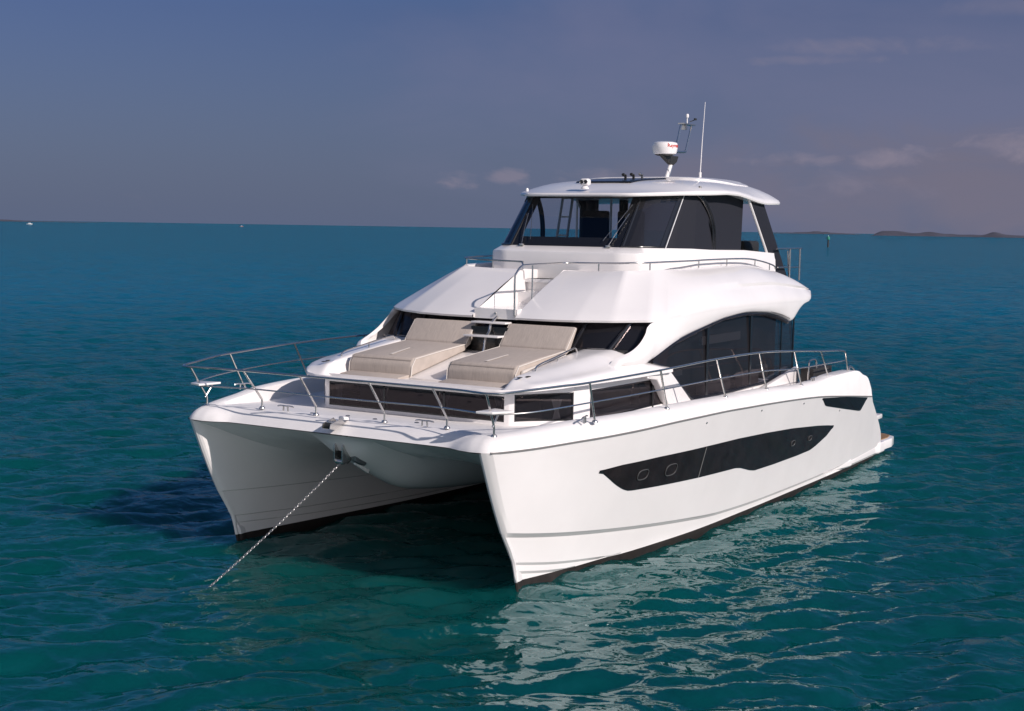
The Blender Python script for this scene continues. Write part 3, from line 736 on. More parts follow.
def mixed_path(P):          # straight facets round the front, smooth along the side
    P = [Vector(p) for p in P]; out = []
    for a, b in zip(P[2:5], P[3:6]):
        out += [a.lerp(b, k / 8) for k in range(8)]
    return smooth_path(P[:3], 8)[:-1] + out + smooth_path(P[5:], 8)
Lp, Tp = mixed_path(Lr), mixed_path(Tr)
def YL(x): return I(x, [(-4.5, 2.75), (-4.2, 2.86), (-3.7, 2.90), (-3.0, 2.925), (-2, 2.945), (1, 2.95), (2.2, 2.93), (3.1, 2.85), (3.4, 2.78)])
def ZL(x): return I(x, [(-4.5, 3.95), (-4.2, 3.84), (-3.7, 3.80), (-3.0, 3.82), (-2, 3.83), (1, 3.84), (2.2, 3.80), (3.1, 3.75), (3.4, 3.735)])
for p in Lp:
    if p.x < 3.2: p.y, p.z = YL(p.x), ZL(p.x)
body = MB(); n = len(Lp)
def body_row(i):
    L, T = Lp[i], Tp[i]; f = i / (n - 1); side_ = sm(f, .22, .45)
    pts = [L, L + Vector((.012, 0, .035)).lerp(Vector((0, .004, .05)), side_)]
    for k in range(1, 15):
        t = k / 14
        flat = L + Vector((0, 0, .06)); flat = flat.lerp(T, t); flat.z += (.035 - .03 * sm(f, .1, .3)) * math.sin(math.pi * t); flat.y += .03 * math.sin(math.pi * t) * sm(f, .5, .7)
        a = math.pi / 2 * t
        zz = lerp(L.z + .06, T.z, math.sin(a * .92) / math.sin(math.pi / 2 * .92)); hh = (1 - math.cos(a * .92)) / (1 - math.cos(math.pi / 2 * .92))
        rnd = Vector((lerp(L.x, T.x, t), 0, 0)); rnd.y = lerp(L.y + .004, T.y, hh); rnd.z = zz
        rnd.x = lerp(L.x, T.x, t) 
        stp = .045 * sm(f, .48, .62)
        if t < .36: rnd.y -= stp * t / .33; flat.y -= stp * t / .33
        pts.append(flat.lerp(rnd, side_ * lerp(.10, .62, sm(f, .36, .52))))
    pts.append(T + Vector((-.03, -.03, -.03)).lerp(Vector((0, -.06, -.01)), side_)); pts.append(T + Vector((-.05, -.05, -.20)).lerp(Vector((0, -.08, -.2)), side_))
    return pts
brow_rows = [body_row(i) for i in range(n)]
# underside of the brow
und = [[p, Vector((p.x - .10, p.y - (.10 if i > 30 else 0), p.z - .002 + .01)), Vector((lerp(p.x, 3.2 if i < 30 else p.x, .9), max(p.y - .35, .4) if i > 30 else p.y, p.z + .03))] for i, p in enumerate(Lp)]
mgrid(body, brow_rows); mgrid(body, und)
# side arch panel with the swoop that runs down to the coachroof
swoop_f = [(3.66, 3.74), (3.62, 3.70), (3.95, 3.44), (4.3, 3.30), (4.66, 3.20), (4.74, 3.13), (4.70, 3.04)]
low = [(4.2, 3.0), (3.75, 3.0), (3.56, 3.055), (3.2, 3.155), (2.48, 3.325), (1.8, 3.43), (1.13, 3.525), (.16, 3.64), (-.5, 3.685), (-1.03, 3.69), (-2.0, 3.63), (-2.77, 3.53), (-3.4, 3.395), (-3.55, 3.40), (-3.72, 3.52), (-4.0, 3.70), (-4.42, 3.74)]
PAIRS = [((4.84, 2.60, 2.96), (4.86, 2.58, 3.0)), ((4.74, 2.68, 3.0), (4.73, 2.67, 3.15)), ((4.6, 2.73, 3.04), (4.60, 2.72, 3.20)), ((4.35, 2.78, 3.0), (4.32, 2.78, 3.27)), ((4.05, 2.82, 3.0), (4.04, 2.80, 3.385)), ((3.8, 2.845, 3.07), (3.80, 2.79, 3.54)),
         ((3.45, 2.86, 3.17), (3.60, 2.75, 3.70)), ((2.9, 2.88, 3.33), (3.25, 2.84, 3.745)), ((2.35, 2.89, 3.44), (2.6, 2.9, 3.80)), ((1.5, 2.90, 3.56), (1.6, 2.94, 3.84)), ((1.0, 2.90, 3.625), (1.0, 2.95, 3.84)), ((.53, 2.90, 3.67), (.5, 2.95, 3.84)),
         ((-.1, 2.90, 3.705), (-.1, 2.945, 3.84)), ((-.64, 2.90, 3.71), (-.7, 2.945, 3.84)), ((-1.6, 2.90, 3.66), (-1.6, 2.94, 3.83)), ((-2.36, 2.89, 3.56), (-2.4, 2.94, 3.82)), ((-2.75, 2.885, 3.475), (-2.9, 2.92, 3.82)), ((-2.98, 2.88, 3.42), (-3.2, 2.91, 3.81)), ((-3.12, 2.875, 3.45), (-3.4, 2.90, 3.80)), ((-3.35, 2.87, 3.60), (-3.6, 2.89, 3.80)), ((-3.66, 2.86, 3.73), (-3.8, 2.88, 3.80)), ((-4.05, 2.84, 3.78), (-4.1, 2.86, 3.82))]
PL = smooth_path([a for a, b in PAIRS], 6); PU = smooth_path([b for a, b in PAIRS], 6)
for p in PU:
    if p.x < 3.4 and p.z > 3.7: p.y, p.z = YL(p.x), ZL(p.x)
for s in (1, -1):
    rows = []
    for a, b in zip(PL, PU):
        fr_ = sm(a.x, 2.6, 3.8); r = []
        w1 = Vector((-.02, -.16, .02)) if a.x < 3.2 else Vector((-.03, -.10, .02))
        r.append(a + w1); r.append(a + Vector((0, -.045, -.004)))
        for k in range(11):
            t = k / 10; p = a.lerp(b, t); e0 = .03 * (1 - min(t / .15, 1)) ** 2; e1 = .05 * (max(0, t - .75) / .25) ** 2 * (1 - sm(b.z, 3.6, 3.72))
            p.y += (.015 + .035 * fr_) * math.sin(math.pi * t) - e0 - e1
            r.append(p)
        r.append(b + Vector((-.05, -.05, 0)) if b.z < 3.72 else b + Vector((0, -.004, .0))); r.append(b + Vector((-.16, -.07, 0)) if b.z < 3.72 else b + Vector((0, -.03, .0)))
        rows.append([Vector((p.x, s * p.y, p.z)) for p in r])
    body.grid(rows)
bo = body.build('upper_body', 'gelcoat', ROOT, 40)
# arch trim line
for s in (1, -1):
    MB().tube([(x, s * 2.905, float(np.interp(x, *zip(*sorted(ARC)))) + .035) for x in np.linspace(1.3, -2.8, 60)], .010, 6).build('arch_trim', 'rub_grey', ROOT)

# tail wing of the fly deck
for s in (1, -1):
    tail = [(-3.0, 3.90), (-3.7, 3.80), (-4.15, 3.84), (-4.42, 3.96), (-4.30, 4.05), (-3.7, 4.20), (-3.0, 4.2)]
    MB().prism([(x, s * 2.20, z) for x, z in tail], (0, s * .32, 0), .02, 2).build('fly_wing', 'gelcoat', ROOT)
# fly deck floor + overhang aft
MB().prism([(2.5, -1.4, 4.28), (2.5, 1.4, 4.28), (1.5, 1.95, 4.28), (-2.9, 2.25, 4.28), (-3.6, 2.3, 4.24), (-4.4, 2.3, 3.96), (-5.6, 2.1, 3.92), (-5.6, -2.1, 3.92), (-4.4, -2.3, 3.96), (-3.6, -2.3, 4.24), (-2.9, -2.25, 4.28), (1.5, -1.95, 4.28)], (0, 0, .06)).build('fly_deck', 'gelcoat_deck', ROOT, None)
MB().prism([(3.5, -1.9, 3.76), (3.5, 1.9, 3.76), (2.6, 2.4, 3.76), (-4.1, 2.6, 3.76), (-5.2, 2.2, 3.76), (-5.2, -2.2, 3.76), (-4.1, -2.6, 3.76), (2.6, -2.4, 3.76)], (0, 0, .06)).build('saloon_headliner', 'gelcoat_deck', ROOT, None)
# stairwell in the brow
stw = MB()
for s in (1, -1):
    stw.grid([[(4.27, s * .45, 3.69), (4.27, s * .45, 3.75), (4.1, s * .45, 3.85)], [(3.6, s * .45, 3.69), (3.6, s * .45, 3.85), (3.6, s * .45, 4.07)], [(2.6, s * .45, 3.69), (2.6, s * .45, 4.1), (2.6, s * .45, 4.53)], [(1.9, s * .45, 3.69), (1.9, s * .45, 4.1), (1.9, s * .45, 4.50)]])
stw.prism([(4.24, -.45, 3.68), (4.24, -.45, 3.86), (2.75, -.45, 3.90), (2.75, -.45, 4.10), (2.42, -.45, 4.12), (2.42, -.45, 4.34), (2.0, -.45, 4.34), (2.0, -.45, 3.68)], (0, .9, 0))
stw.build('stairwell', 'gelcoat', ROOT, 30)
MB().lathe([(0, .012), (.02, .012), (.025, 0)], (4.245, 0, 3.78), 12, Vector((1, 0, 0))).build('stair_light', 'steel', ROOT)
# boarding ladder from coachroof to stairwell
ld = bpy.data.objects.new('ladder', None); COL.objects.link(ld); ld.parent = ROOT
MB().box((4.62, 0, 3.40), (.24, .72, .035), bev=.012).build('tread', 'gelcoat', ld)
MB().box((4.38, 0, 3.625), (.24, .72, .035), bev=.012).build('tread', 'gelcoat', ld)
MB().tube(smooth_path([(4.25, .04, 3.72), (4.45, .04, 3.60), (4.50, .04, 3.48), (4.62, .04, 3.36), (4.66, .04, 3.2), (4.72, .04, 3.05)], 5), .025, 8).build('stringer', 'steel', ld)
MB().box((4.43, 0, 3.3), (.04, .75, .5)).build('companion_panel', 'black_frame', ROOT)

# ------------------------------------------------------------------ fly house walls and helm windows
S_ = [(1.76, 0), (1.76, .7), (1.75, 1.22), (1.6, 1.50), (1.3, 1.70), (.9, 1.86), (.2, 2.0), (-.7, 2.05), (-2.2, 2.07), (-3.95, 2.07)]
def sill_z(x): return float(np.interp(x, [-4.6, -2.2, -.5, .3, 1.75], [4.80, 4.905, 4.92, 4.945, 4.96]))
Sp = resample([Vector((x, y, 0)) for x, y in S_], .06)
for p in Sp: p.z = sill_z(p.x)
wall = MB()
def nrm_of(P, i):
    t = P[min(i + 2, len(P) - 1)] - P[max(i - 2, 0)]; t.z = 0; t.normalize(); nn = Vector((-t.y, t.x, 0))
    if nn.dot(Vector((1, .6, 0))) < 0: nn = -nn
    return nn
rows = []
for i, p in enumerate(Sp):
    nn = nrm_of(Sp, i); fw_ = sm(nn.x, .2, .9); e = .20 * fw_ + .03
    q0 = p + nn * -.06; q1 = p + nn * .01; q2 = p + nn * e + Vector((0, 0, -.105)); q3 = p + nn * (e + .015) + Vector((0, 0, -.14)); q4 = p + nn * (e + .035); q4.z = 4.28
    q5 = q3.lerp(q4, .5)
    rows.append([q0, q1, q2, q3, q5, q4])
mgrid(wall, rows); wall.build('fly_house_wall', 'gelcoat', ROOT, 32)
# top outline of the glass, under the hardtop
T_ = [(.92, 0), (.92, .7), (.90, 1.18), (.75, 1.42), (.5, 1.60), (.2, 1.72), (-.3, 1.82), (-1.0, 1.88), (-2.2, 1.90), (-3.0, 1.90)]
def top_z(x): return float(np.interp(x, [-2.6, -1.2, -.4, .4, .92], [6.10, 6.12, 6.06, 5.98, 5.95]))
def sp(y_or_t, P):   # point at arc length fraction
    return P
def at_len(P, L):
    acc = 0
    for a, b in zip(P, P[1:]):
        l = (b - a).length
        if acc + l >= L: return a.lerp(b, (L - acc) / l)
        acc += l
    return P[-1]
def Sx(L): 
    p = at_len([Vector((x, y, 0)) for x, y in S_], L); p.z = sill_z(p.x); return p
def Tx(L):
    p = at_len([Vector((x, y, 0)) for x, y in T_], L); p.z = top_z(p.x); return p
# break points along the sill / the top  (arc length)
BR = [(0, 0), (1.22, 1.18), (2.13, 2.15), (3.05, 2.6), (3.62, 3.25), (5.40, 4.95)]
mats_seg = ['helm_glass', 'dark_glass', 'screen_mesh', 'screen_mesh', 'screen_mesh']
def seg_rows(a, b, s, off=0, n=14):
    rows = []
    for t in np.linspace(0, 1, n):
        p, q = Sx(lerp(a[0], b[0], t)), Tx(lerp(a[1], b[1], t))
        rows.append([Vector((v.x, s * v.y, v.z)) for v in [p.lerp(q, k / 6) for k in range(7)]])
    return rows
fh = bpy.data.objects.new('fly_enclosure', None); COL.objects.link(fh); fh.parent = ROOT
MB().grid(seg_rows(BR[0], BR[1], 1)).grid(seg_rows(BR[0], BR[1], -1)).build('helm_windscreen', 'helm_glass', fh, 60)
for s in (1, -1):
    MB().grid(seg_rows(BR[1], BR[2], s)).build('side_windscreen', 'smoke_glass', fh, 60)
    MB().grid(seg_rows(BR[2], BR[3], s)).build('shade_screen', 'screen_mesh', fh, 60)
    if s < 0: MB().box((-1.35, -1.86, 4.98), (1.6, .05, .14)).build('screen_roll', 'screen_mesh', fh)
    if s > 0: MB().grid(seg_rows(BR[3], (3.75, 3.0), s)).build('shade_screen', 'screen_mesh', fh, 60)
    if s > 0: MB().grid([[p + Vector((0, -s * .05, 0)) for p in r] for r in seg_rows((3.70, 2.95), BR[5], s)]).build('roll_curtain', 'screen_mesh', fh, 60)
    fr_ = MB()
    for (ls, lt, rr) in ((1.22, 1.18, .034), (2.11, 2.13, .022)):
        p, q = Sx(ls), Tx(lt); fr_.tube([Vector((v.x, s * v.y, v.z)) for v in (p, q)], rr, 8)
    def band(l0, l1, k0, k1, sc=1.0):
        rws = []
        for L in np.linspace(l0, l1, 10):
            p, q = Sx(L), Tx(L * 1.18 / 1.22 if L <= 1.22 else 1.18 + (L - 1.22) * .97 / .91)
            nn = Vector((.85, .0, .5)) if L < 1.2 else Vector((.4, .8, .3)); rws.append([Vector((v.x, s * v.y, v.z)) for v in [p.lerp(q, k) + nn * .012 for k in (k0, k1)]])
        fr_.grid(rws)
    band(0, 1.22, 0, .17); band(1.06, 1.22, .17, 1); band(1.22, 1.33, 0, 1); band(1.99, 2.11, 0, 1); band(1.22, 2.11, .93, 1)
    fr_.tube([Vector((v.x + .01, s * v.y, v.z - .02)) for v in [Tx(L) for L in np.linspace(0, 1.18, 12)]], .035, 8)
    fr_.tube([Vector((v.x + .0, s * v.y, v.z + .015)) for v in [Sx(L) for L in np.linspace(1.22, 2.11, 12)]], .022, 8)
    fr_.build('window_frame', 'black_frame', fh)
    wp = MB(); p, q = Sx(2.14), Tx(2.16); wp.tube([Vector((v.x, s * (v.y + .012), v.z)) for v in (p, q)], .009, 6); wp.build('screen_piping', 'clear_plastic', fh)
    # curved awning pole between the roll curtains
    for dx in (0, .10):
        MB().tube(smooth_path([(-.75 - dx, s * 1.99, 4.92), (-.74 - dx, s * 1.98, 5.3), (-.62 - dx, s * 1.95, 5.62), (-.40 - dx, s * 1.90, 5.88), (-.2 - dx, s * 1.86, 6.0)], 6), .028, 8).build('awning_pole', 'black_frame', fh)
    # small clear vent at the top of the side windscreen
    a, b = (1.62, 1.62), (2.05, 2.02)
    rws = []
    for t in (0, 1):
        p, q = Sx(lerp(a[0], b[0], t)), Tx(lerp(a[1], b[1], t)); rws.append([Vector((v.x + .01, s * (v.y + .012), v.z)) for v in (p.lerp(q, .86), p.lerp(q, .97))])
    MB().grid(rws).build('vent_pane', 'helm_glass', fh)
    # windscreen wiper
    wv = MB(); p = Sx(.95); p2 = Sx(1.15).lerp(Tx(1.1), .62)
    off = Vector((.05, 0, .02))
    wv.tube([Vector((v.x, s * v.y, v.z)) + off for v in (p, p.lerp(p2, .5) + Vector((.02, 0, 0)), p2)], .008, 6)
    wv.tube([Vector((v.x, s * v.y, v.z)) + off for v in (Sx(.80).lerp(Tx(.8), .10), Sx(1.15).lerp(Tx(1.1), .80))], .006, 6)
    wv.box((p.x + .04, s * p.y, p.z + .01), (.06, .10, .05), bev=.012); wv.build('wiper', 'steel', fh)
    # raked aft pillar panel
    MB().prism([(x, s * 2.02, z) for x, z in [(-2.42, 5.97), (-3.25, 5.92), (-4.95, 4.2), (-4.05, 4.36)]], (0, s * .05, 0), .012).build('aft_pillar', 'screen_mesh', fh)
    MB().tube([(-2.40, s * 2.06, 5.97), (-4.03, s * 2.06, 4.38)], .028, 8).build('pillar_edge', 'gelcoat', fh)
REARC = [(-2.6, -1.82, .25), (-2.6, -.95, .12), (-2.6, 1.0, .3)]; REARP = (-2.15, -1.28, 1.4)
# helm furniture seen through the glass
hf = MB(); hf.box((1.15, 0, 4.92), (.55, 2.5, .12), bev=.03); hf.box((.75, -.1, 5.02), (.3, .9, .2), bev=.04); hf.build('dashboard', 'black_frame', fh)
for y in (-.45, .35):
    st = MB(); st.box((-.35, y, 5.25), (.14, .58, .85), bev=.05); st.box((-.1, y, 4.85), (.55, .56, .14), bev=.05); st.build('helm_seat', 'screen_mesh', fh)
la = MB()
for y in (-1.80, -1.55):
    la.tube([(-.9, y, 4.4), (-1.3, y * .98, 6.1)], .03, 8)
for k in range(4): la.box((-1.0 - k * .1, -1.66, 4.75 + k * .4), (.10, .26, .035))
la.build('roof_ladder', 'gelcoat', fh)
for (x, y, w_) in REARC:
    MB().grid([[(x + .03 * math.sin(u * 14), y + (u - .5) * w_ * 2, z) for z in (4.5, 5.3, 6.15)] for u in np.linspace(0, 1, 20)]).build('rear_curtain', 'screen_mesh', fh, recalc=False)
for y in REARP: MB().tube([(-2.62, y, 4.4), (-2.62, y, 6.2)], .028, 8).build('rear_post', 'clear_plastic', fh)
hs = MB(); hs.box((-4.0, 1.2, 4.93), (.9, .7, .32), bev=.07); hs.build('aft_lounge', 'black_rubber', fh)

# ------------------------------------------------------------------ hardtop
RE = [(1.36, 0), (1.35, .7), (1.29, 1.12), (1.08, 1.38), (.70, 1.66), (.15, 1.92), (-.6, 2.10), (-1.6, 2.15), (-2.8, 2.17), (-3.8, 2.15), (-4.3, 2.05), (-4.65, 1.75), (-4.78, .9), (-4.78, 0)]
def low_z(x, y):
    side_ = float(np.interp(x, [-4.6, -4.1, -3.2, -2.7, -2.2, -1.7, -1.1, -.4, .4, 1.3], [5.92, 5.885, 5.865, 5.90, 5.96, 6.01, 6.02, 5.99, 5.965, 5.92]))
    return side_
def RP(x): return lerp(2.6, 4.6, sm(.9 - x, 0, 1.2))
Rp = smooth_path([(x, y, 0) for x, y in RE], 7)
for p in Rp: p.z = low_z(p.x, p.y)
CEN = Vector((-1.4, 0, 0))
def roof_ring(p, k):
    """k 0..1 from the edge to the centre line spine"""
    sx = min(max(p.x, -3.3), -.2)
    q = Vector((lerp(p.x, sx, k), p.y * (1 - k), 0))
    crown = I(q.x, [(1.36, 5.99), (.9, 6.11), (.3, 6.22), (-.5, 6.30), (-2.0, 6.38), (-3.2, 6.40), (-4.1, 6.33), (-4.78, 6.08)])
    e = p.z + .07
    q.z = e + (max(crown - e, 0)) * (1 - (1 - k) ** RP(q.x))
    return q
rows = []
for i, p in enumerate(Rp):
    nn = Vector((p.x - max(min(p.x, .2), -3.6), p.y, 0)); nn = nn.normalized() if nn.length > 1e-4 else Vector((1, 0, 0))
    r = [Vector((p.x, p.y, p.z)) - nn * .25 + Vector((0, 0, .03)), p - nn * .05, p - nn * .012 + Vector((0, 0, .006)), p + Vector((0, 0, .035)), p - nn * .012 + Vector((0, 0, .062))]
    r += [roof_ring(p, k) for k in (.015, .035, .06, .09, .12, .2, .3, .42, .55, .7, .85, 1.0)]
    rows.append(r)
top_ = MB(); mgrid(top_, rows)
# headliner
hl = [r[0] for r in rows]; top_.grid([[Vector((p.x, p.y * t, p.z)) for t in np.linspace(1, -1, 9)] for p in hl])
ht = top_.build('hardtop', 'gelcoat', ROOT, 40)
# raised centre panel
up2 = [(-1.4, .0), (-1.42, .95), (-1.5, 1.30), (-1.9, 1.50), (-2.7, 1.66), (-3.4, 1.66), (-3.75, 1.4), (-3.85, 0)]
def roof_top_z(x, y):
    crown = I(x, [(1.36, 5.99), (.9, 6.11), (.3, 6.22), (-.5, 6.30), (-2.0, 6.38), (-3.2, 6.40), (-4.1, 6.33), (-4.78, 6.08)])
    ye = float(np.interp(x, [-4.4, -3.7, -1.6, .2, 1.3], [1.6, 2.1, 2.15, 1.97, 1.2])); e = low_z(x, y) + .07
    k = 1 - min(abs(y) / ye, 1); return e + (crown - e) * (1 - (1 - k) ** RP(x))
cp = MB(); P = resample([Vector((x, y, 0)) for x, y in up2], .08); rows = []
for p in P:
    z0 = roof_top_z(p.x, p.y)
    rows.append([Vector((p.x, p.y, z0 - .01)), Vector((p.x, p.y * .99, z0 + .035)), Vector((lerp(p.x, -2.2, .03), p.y * .96, z0 + .05))] + [Vector((lerp(p.x, min(max(p.x, -3.5), -1.8), k), p.y * (1 - k), lerp(z0, roof_top_z(p.x, p.y * (1 - k)), 1) + .05)) for k in (.12, .25, .4, .6, .8, 1)])
mgrid(cp, rows); cp.build('roof_panel', 'gelcoat', ht, 40)
sr = MB(); sr.grid([[(x, y, roof_top_z(x, y) + (.03 + .005 * sm(-x, 1, 1.8))) for y in np.linspace(-.6, .6, 9)] for x in np.linspace(.25, -1.5, 10)]).grid([[(.25 + dx, y, roof_top_z(.25, y) + dz) for y in np.linspace(-.6, .6, 9)] for dx, dz in ((0, .03), (.03, .0))])
sr.grid([[(x, .6 + dy, roof_top_z(x, .6) + dz) for x in np.linspace(.25, -1.5, 10)] for dy, dz in ((0, .03), (.03, -.01))])
sr.build('sunroof', 'black_frame', ht)
# searchlight
sg = bpy.data.objects.new('searchlight', None); COL.objects.link(sg); sg.parent = ROOT
zz = roof_top_z(1.0, 0)
MB().lathe([(0, 0), (.08, 0), (.08, .025), (.06, .04), (.045, .06), (0, .06)], (1.0, 0, zz - .01), 24).build('base', 'gelcoat', sg)
bx_ = MB(); bx_.box((.99, .0, zz + .125), (.15, .19, .14), bev=.05, seg=3); bx_.build('lamp_body', 'gelcoat', sg)
for y in (-.045, .045):
    MB().lathe([(0, .0), (.032, .0), (.038, .008), (.038, -.02)], (1.070, y, zz + .128), 16, Vector((1, 0, 0))).build('lens', 'black_frame', sg)
# horns
for k, x in enumerate((-.55, -.72, -.92)):
    h = MB(); h.lathe([(0, -.02), (.03, -.02), (.035, .015), (.02, .03), (.012, .12)], (x + .1, .1 + .1 * k, roof_top_z(x, 0) + .11), 14, Vector((-1, 0, 0))); h.box((x, .1 + .1 * k, roof_top_z(x, 0) + .07), (.04, .04, .08))
    h.build('horn', 'black_rubber' if k < 2 else 'steel', ROOT)
# nav lights on the front corners
MB().lathe([(0, .07), (.02, .065), (.03, .04), (.03, 0)], (1.12, -1.25, low_z(1.2, 1) + .10), 14).build('nav_light', 'gelcoat', ROOT)
MB().lathe([(0, .04), (.025, .035), (.035, .0)], (-.35, 1.85, roof_top_z(-.35, 1.85)), 14).build('nav_light', 'rub_grey', ROOT)

# radar mast
rm = bpy.data.objects.new('radar_mast', None); COL.objects.link(rm); rm.parent = ROOT
zb0 = roof_top_z(-2.8, 0)
pl = MB()
pl.tube([(-2.70, 0, zb0 - .02), (-2.98, 0, 6.80)], .045, 10)
MB().prism([(-2.40, -.05, 6.925), (-3.25, -.05, 6.93), (-3.16, -.05, 6.80), (-2.98, -.05, 6.72), (-2.88, -.05, 6.74)], (0, .10, 0), .01).build('dome_bracket', 'black_rubber', rm)
MB().tube([(-2.84, .0, zb0 + .02), (-3.08, .0, 6.78)], .016, 8).build('mast_stay', 'steel', rm)
pl.build('mast_leg', 'gelcoat', rm)
RC = Vector((-2.62, 0, 6.955))
dm = MB().lathe([(0, -.03), (.20, -.025), (.25, 0), (.268, .05), (.28, .13), (.278, .20), (.262, .235), (.18, .262), (0, .27)], RC, 48).build('radar_dome', 'gelcoat', rm)
MB().lathe([(.0, -.05), (.16, -.04), (.22, -.018), (.22, -.0)], RC, 32).build('dome_base', 'black_rubber', rm)
mf = MB()
mf.tube(smooth_path([(-2.95, 0, 7.12), (-3.22, 0, 7.20), (-3.42, 0, 7.60), (-3.52, 0, 7.66)], 4), .026, 8)
mf.tube(smooth_path([(-2.95, 0, 7.03), (-3.62, 0, 7.05), (-3.76, 0, 7.14), (-4.0, 0, 7.64)], 4), .026, 8)
mf.box((-3.75, 0, 7.67), (.62, .16, .028)); mf.box((-3.62, 0, 7.60), (.1, .1, .12))
mf.build('light_frame', 'steel', rm)
ml = MB(); ml.tube([(-3.76, 0, 7.67), (-3.76, 0, 7.86)], .012, 6); ml.lathe([(0, .09), (.03, .08), (.038, .04), (.03, 0)], (-3.76, 0, 7.82), 14); ml.build('masthead_light', 'gelcoat', rm)
ww = MB(); ww.tube([(-3.9, .0, 7.74), (-4.0, .12, 7.80)], .01, 6); ww.box((-3.98, .1, 7.80), (.10, .03, .04)); ww.build('wind_vane', 'black_rubber', rm)
# maker's lettering wrapped round the dome
tcu = bpy.data.curves.new('lettering', 'FONT'); tcu.body = 'Raymarine'; tcu.size = .11; tcu.extrude = .002; tcu.align_x = 'CENTER'; tcu.offset = .002
tob = bpy.data.objects.new('tmp_text', tcu); COL.objects.link(tob)
dg = bpy.context.evaluated_depsgraph_get(); tme = bpy.data.meshes.new_from_object(tob.evaluated_get(dg)); bpy.data.objects.remove(tob)
bm = bmesh.new(); bm.from_mesh(tme)
bmesh.ops.subdivide_edges(bm, edges=[e for e in bm.edges if e.calc_length() > .02], cuts=2)
ctr = math.atan2(12.84, 27.5) + rad(60)
for v in bm.verts:
    th = ctr + v.co.x / .28; rr = .281 + v.co.z; z = v.co.y + .035
    v.co = Vector((RC.x + rr * math.cos(th), RC.y + rr * math.sin(th), RC.z + .10 + z))
bm.to_mesh(tme); bm.free(); tme.materials.clear(); tme.materials.append(MATS['red_letters'])
to = bpy.data.objects.new('lettering', tme); COL.objects.link(to); to.parent = rm
# whip antenna
MB().tube([(-2.62, .85, roof_top_z(-2.62, .85)), (-2.62, .85, 6.55)], .03, 8).tube([(-2.62, .85, 6.5), (-2.66, .86, 7.2), (-2.74, .87, 8.05)], [.012, .009, .006], 8).build('antenna', 'gelcoat', ROOT)

# ------------------------------------------------------------------ railings
RAIL = [(8.84, 0, 3.01), (8.84, .65, 3.01), (8.84, 1.78, 3.01), (8.86, 2.3, 3.01), (8.93, 2.62, 3.01), (8.96, 2.84, 3.01), (8.84, 3.02, 3.015), (8.4, 3.17, 3.03), (7.8, 3.37, 3.05), (7.23, 3.52, 3.06), (5.25, 3.74, 3.10), (3.1, 3.78, 3.12), (1.1, 3.79, 3.09), (-.75, 3.78, 2.99), (-2.4, 3.76, 2.875), (-3.6, 3.74, 2.80), (-3.95, 3.73, 2.76), (-4.08, 3.73, 2.70), (-4.3, 3.72, 2.31)]
POST = [((8.80, .66, 3.01), (8.40, .66, 2.37)), ((8.80, 1.80, 3.01), (8.38, 1.78, 2.38)), ((8.93, 2.80, 3.01), (8.62, 2.74, 2.37)),
        ((7.25, 3.52, 3.06), (6.95, 3.46, 2.45)), ((5.3, 3.74, 3.10), (4.95, 3.70, 2.46)), ((3.15, 3.78, 3.12), (2.65, 3.75, 2.42)), ((1.2, 3.79, 3.09), (.66, 3.75, 2.37)), ((-.7, 3.78, 2.99), (-1.25, 3.75, 2.27)), ((-2.35, 3.76, 2.88), (-2.95, 3.73, 2.31))]
for s in (1, -1):
    rl = bpy.data.objects.new('bow_rail', None); COL.objects.link(rl); rl.parent = ROOT
    P = smooth_path(RAIL, 6)
    MB().tube([Vector((p.x, s * p.y, p.z)) for p in P], .018, 10).build('top_rail', 'steel', rl)
    # mid rail at 48 % of the post height
    mid = []
    for t, f in POST[:3]: mid.append(Vector(f).lerp(Vector(t), .5))
    mid = [Vector((8.62, 0, 2.69))] + mid
    mid2 = [Vector(f).lerp(Vector(t), .50) for t, f in POST[2:8]] + [Vector((-4.2, 3.72, 2.55))]
    mid2.insert(1, Vector((8.3, 3.18, 2.71)))
    MB().tube([Vector((p.x, s * p.y, p.z)) for p in smooth_path(mid, 5)], .012, 8).build('mid_rail', 'steel', rl)
    MB().tube([Vector((p.x, s * p.y, p.z)) for p in smooth_path(mid2, 5)], .012, 8).build('mid_rail', 'steel', rl)
    for k, (t, f) in enumerate(POST):
        t, f = Vector(t), Vector(f); b = f + Vector((0, 0, .13)) if k < 3 else f + (t - f) * .05
        pb = MB().tube([Vector((p.x, s * p.y, p.z)) for p in ([f, b, t] if k < 3 else [f, t])], .017, 8)
        pb.lathe([(0, .03), (.03, .025), (.045, .006), (.048, -.01)], (f.x, s * f.y, f.z - .005), 12); pb.build('post', 'steel', rl)
    # triangular bow seat on a forked stay
    MB().prism([(8.92, s * 2.62, 2.71), (8.86, s * 2.86, 2.71), (8.50, s * 3.00, 2.70), (8.42, s * 2.62, 2.70)], (0, 0, .035), .012, 2).build('bow_seat', 'gelcoat', rl)
    MB().tube([(8.66, s * 2.74, 2.50), (8.48, s * 2.74, 2.70)], .015, 8).build('seat_stay', 'steel', rl)

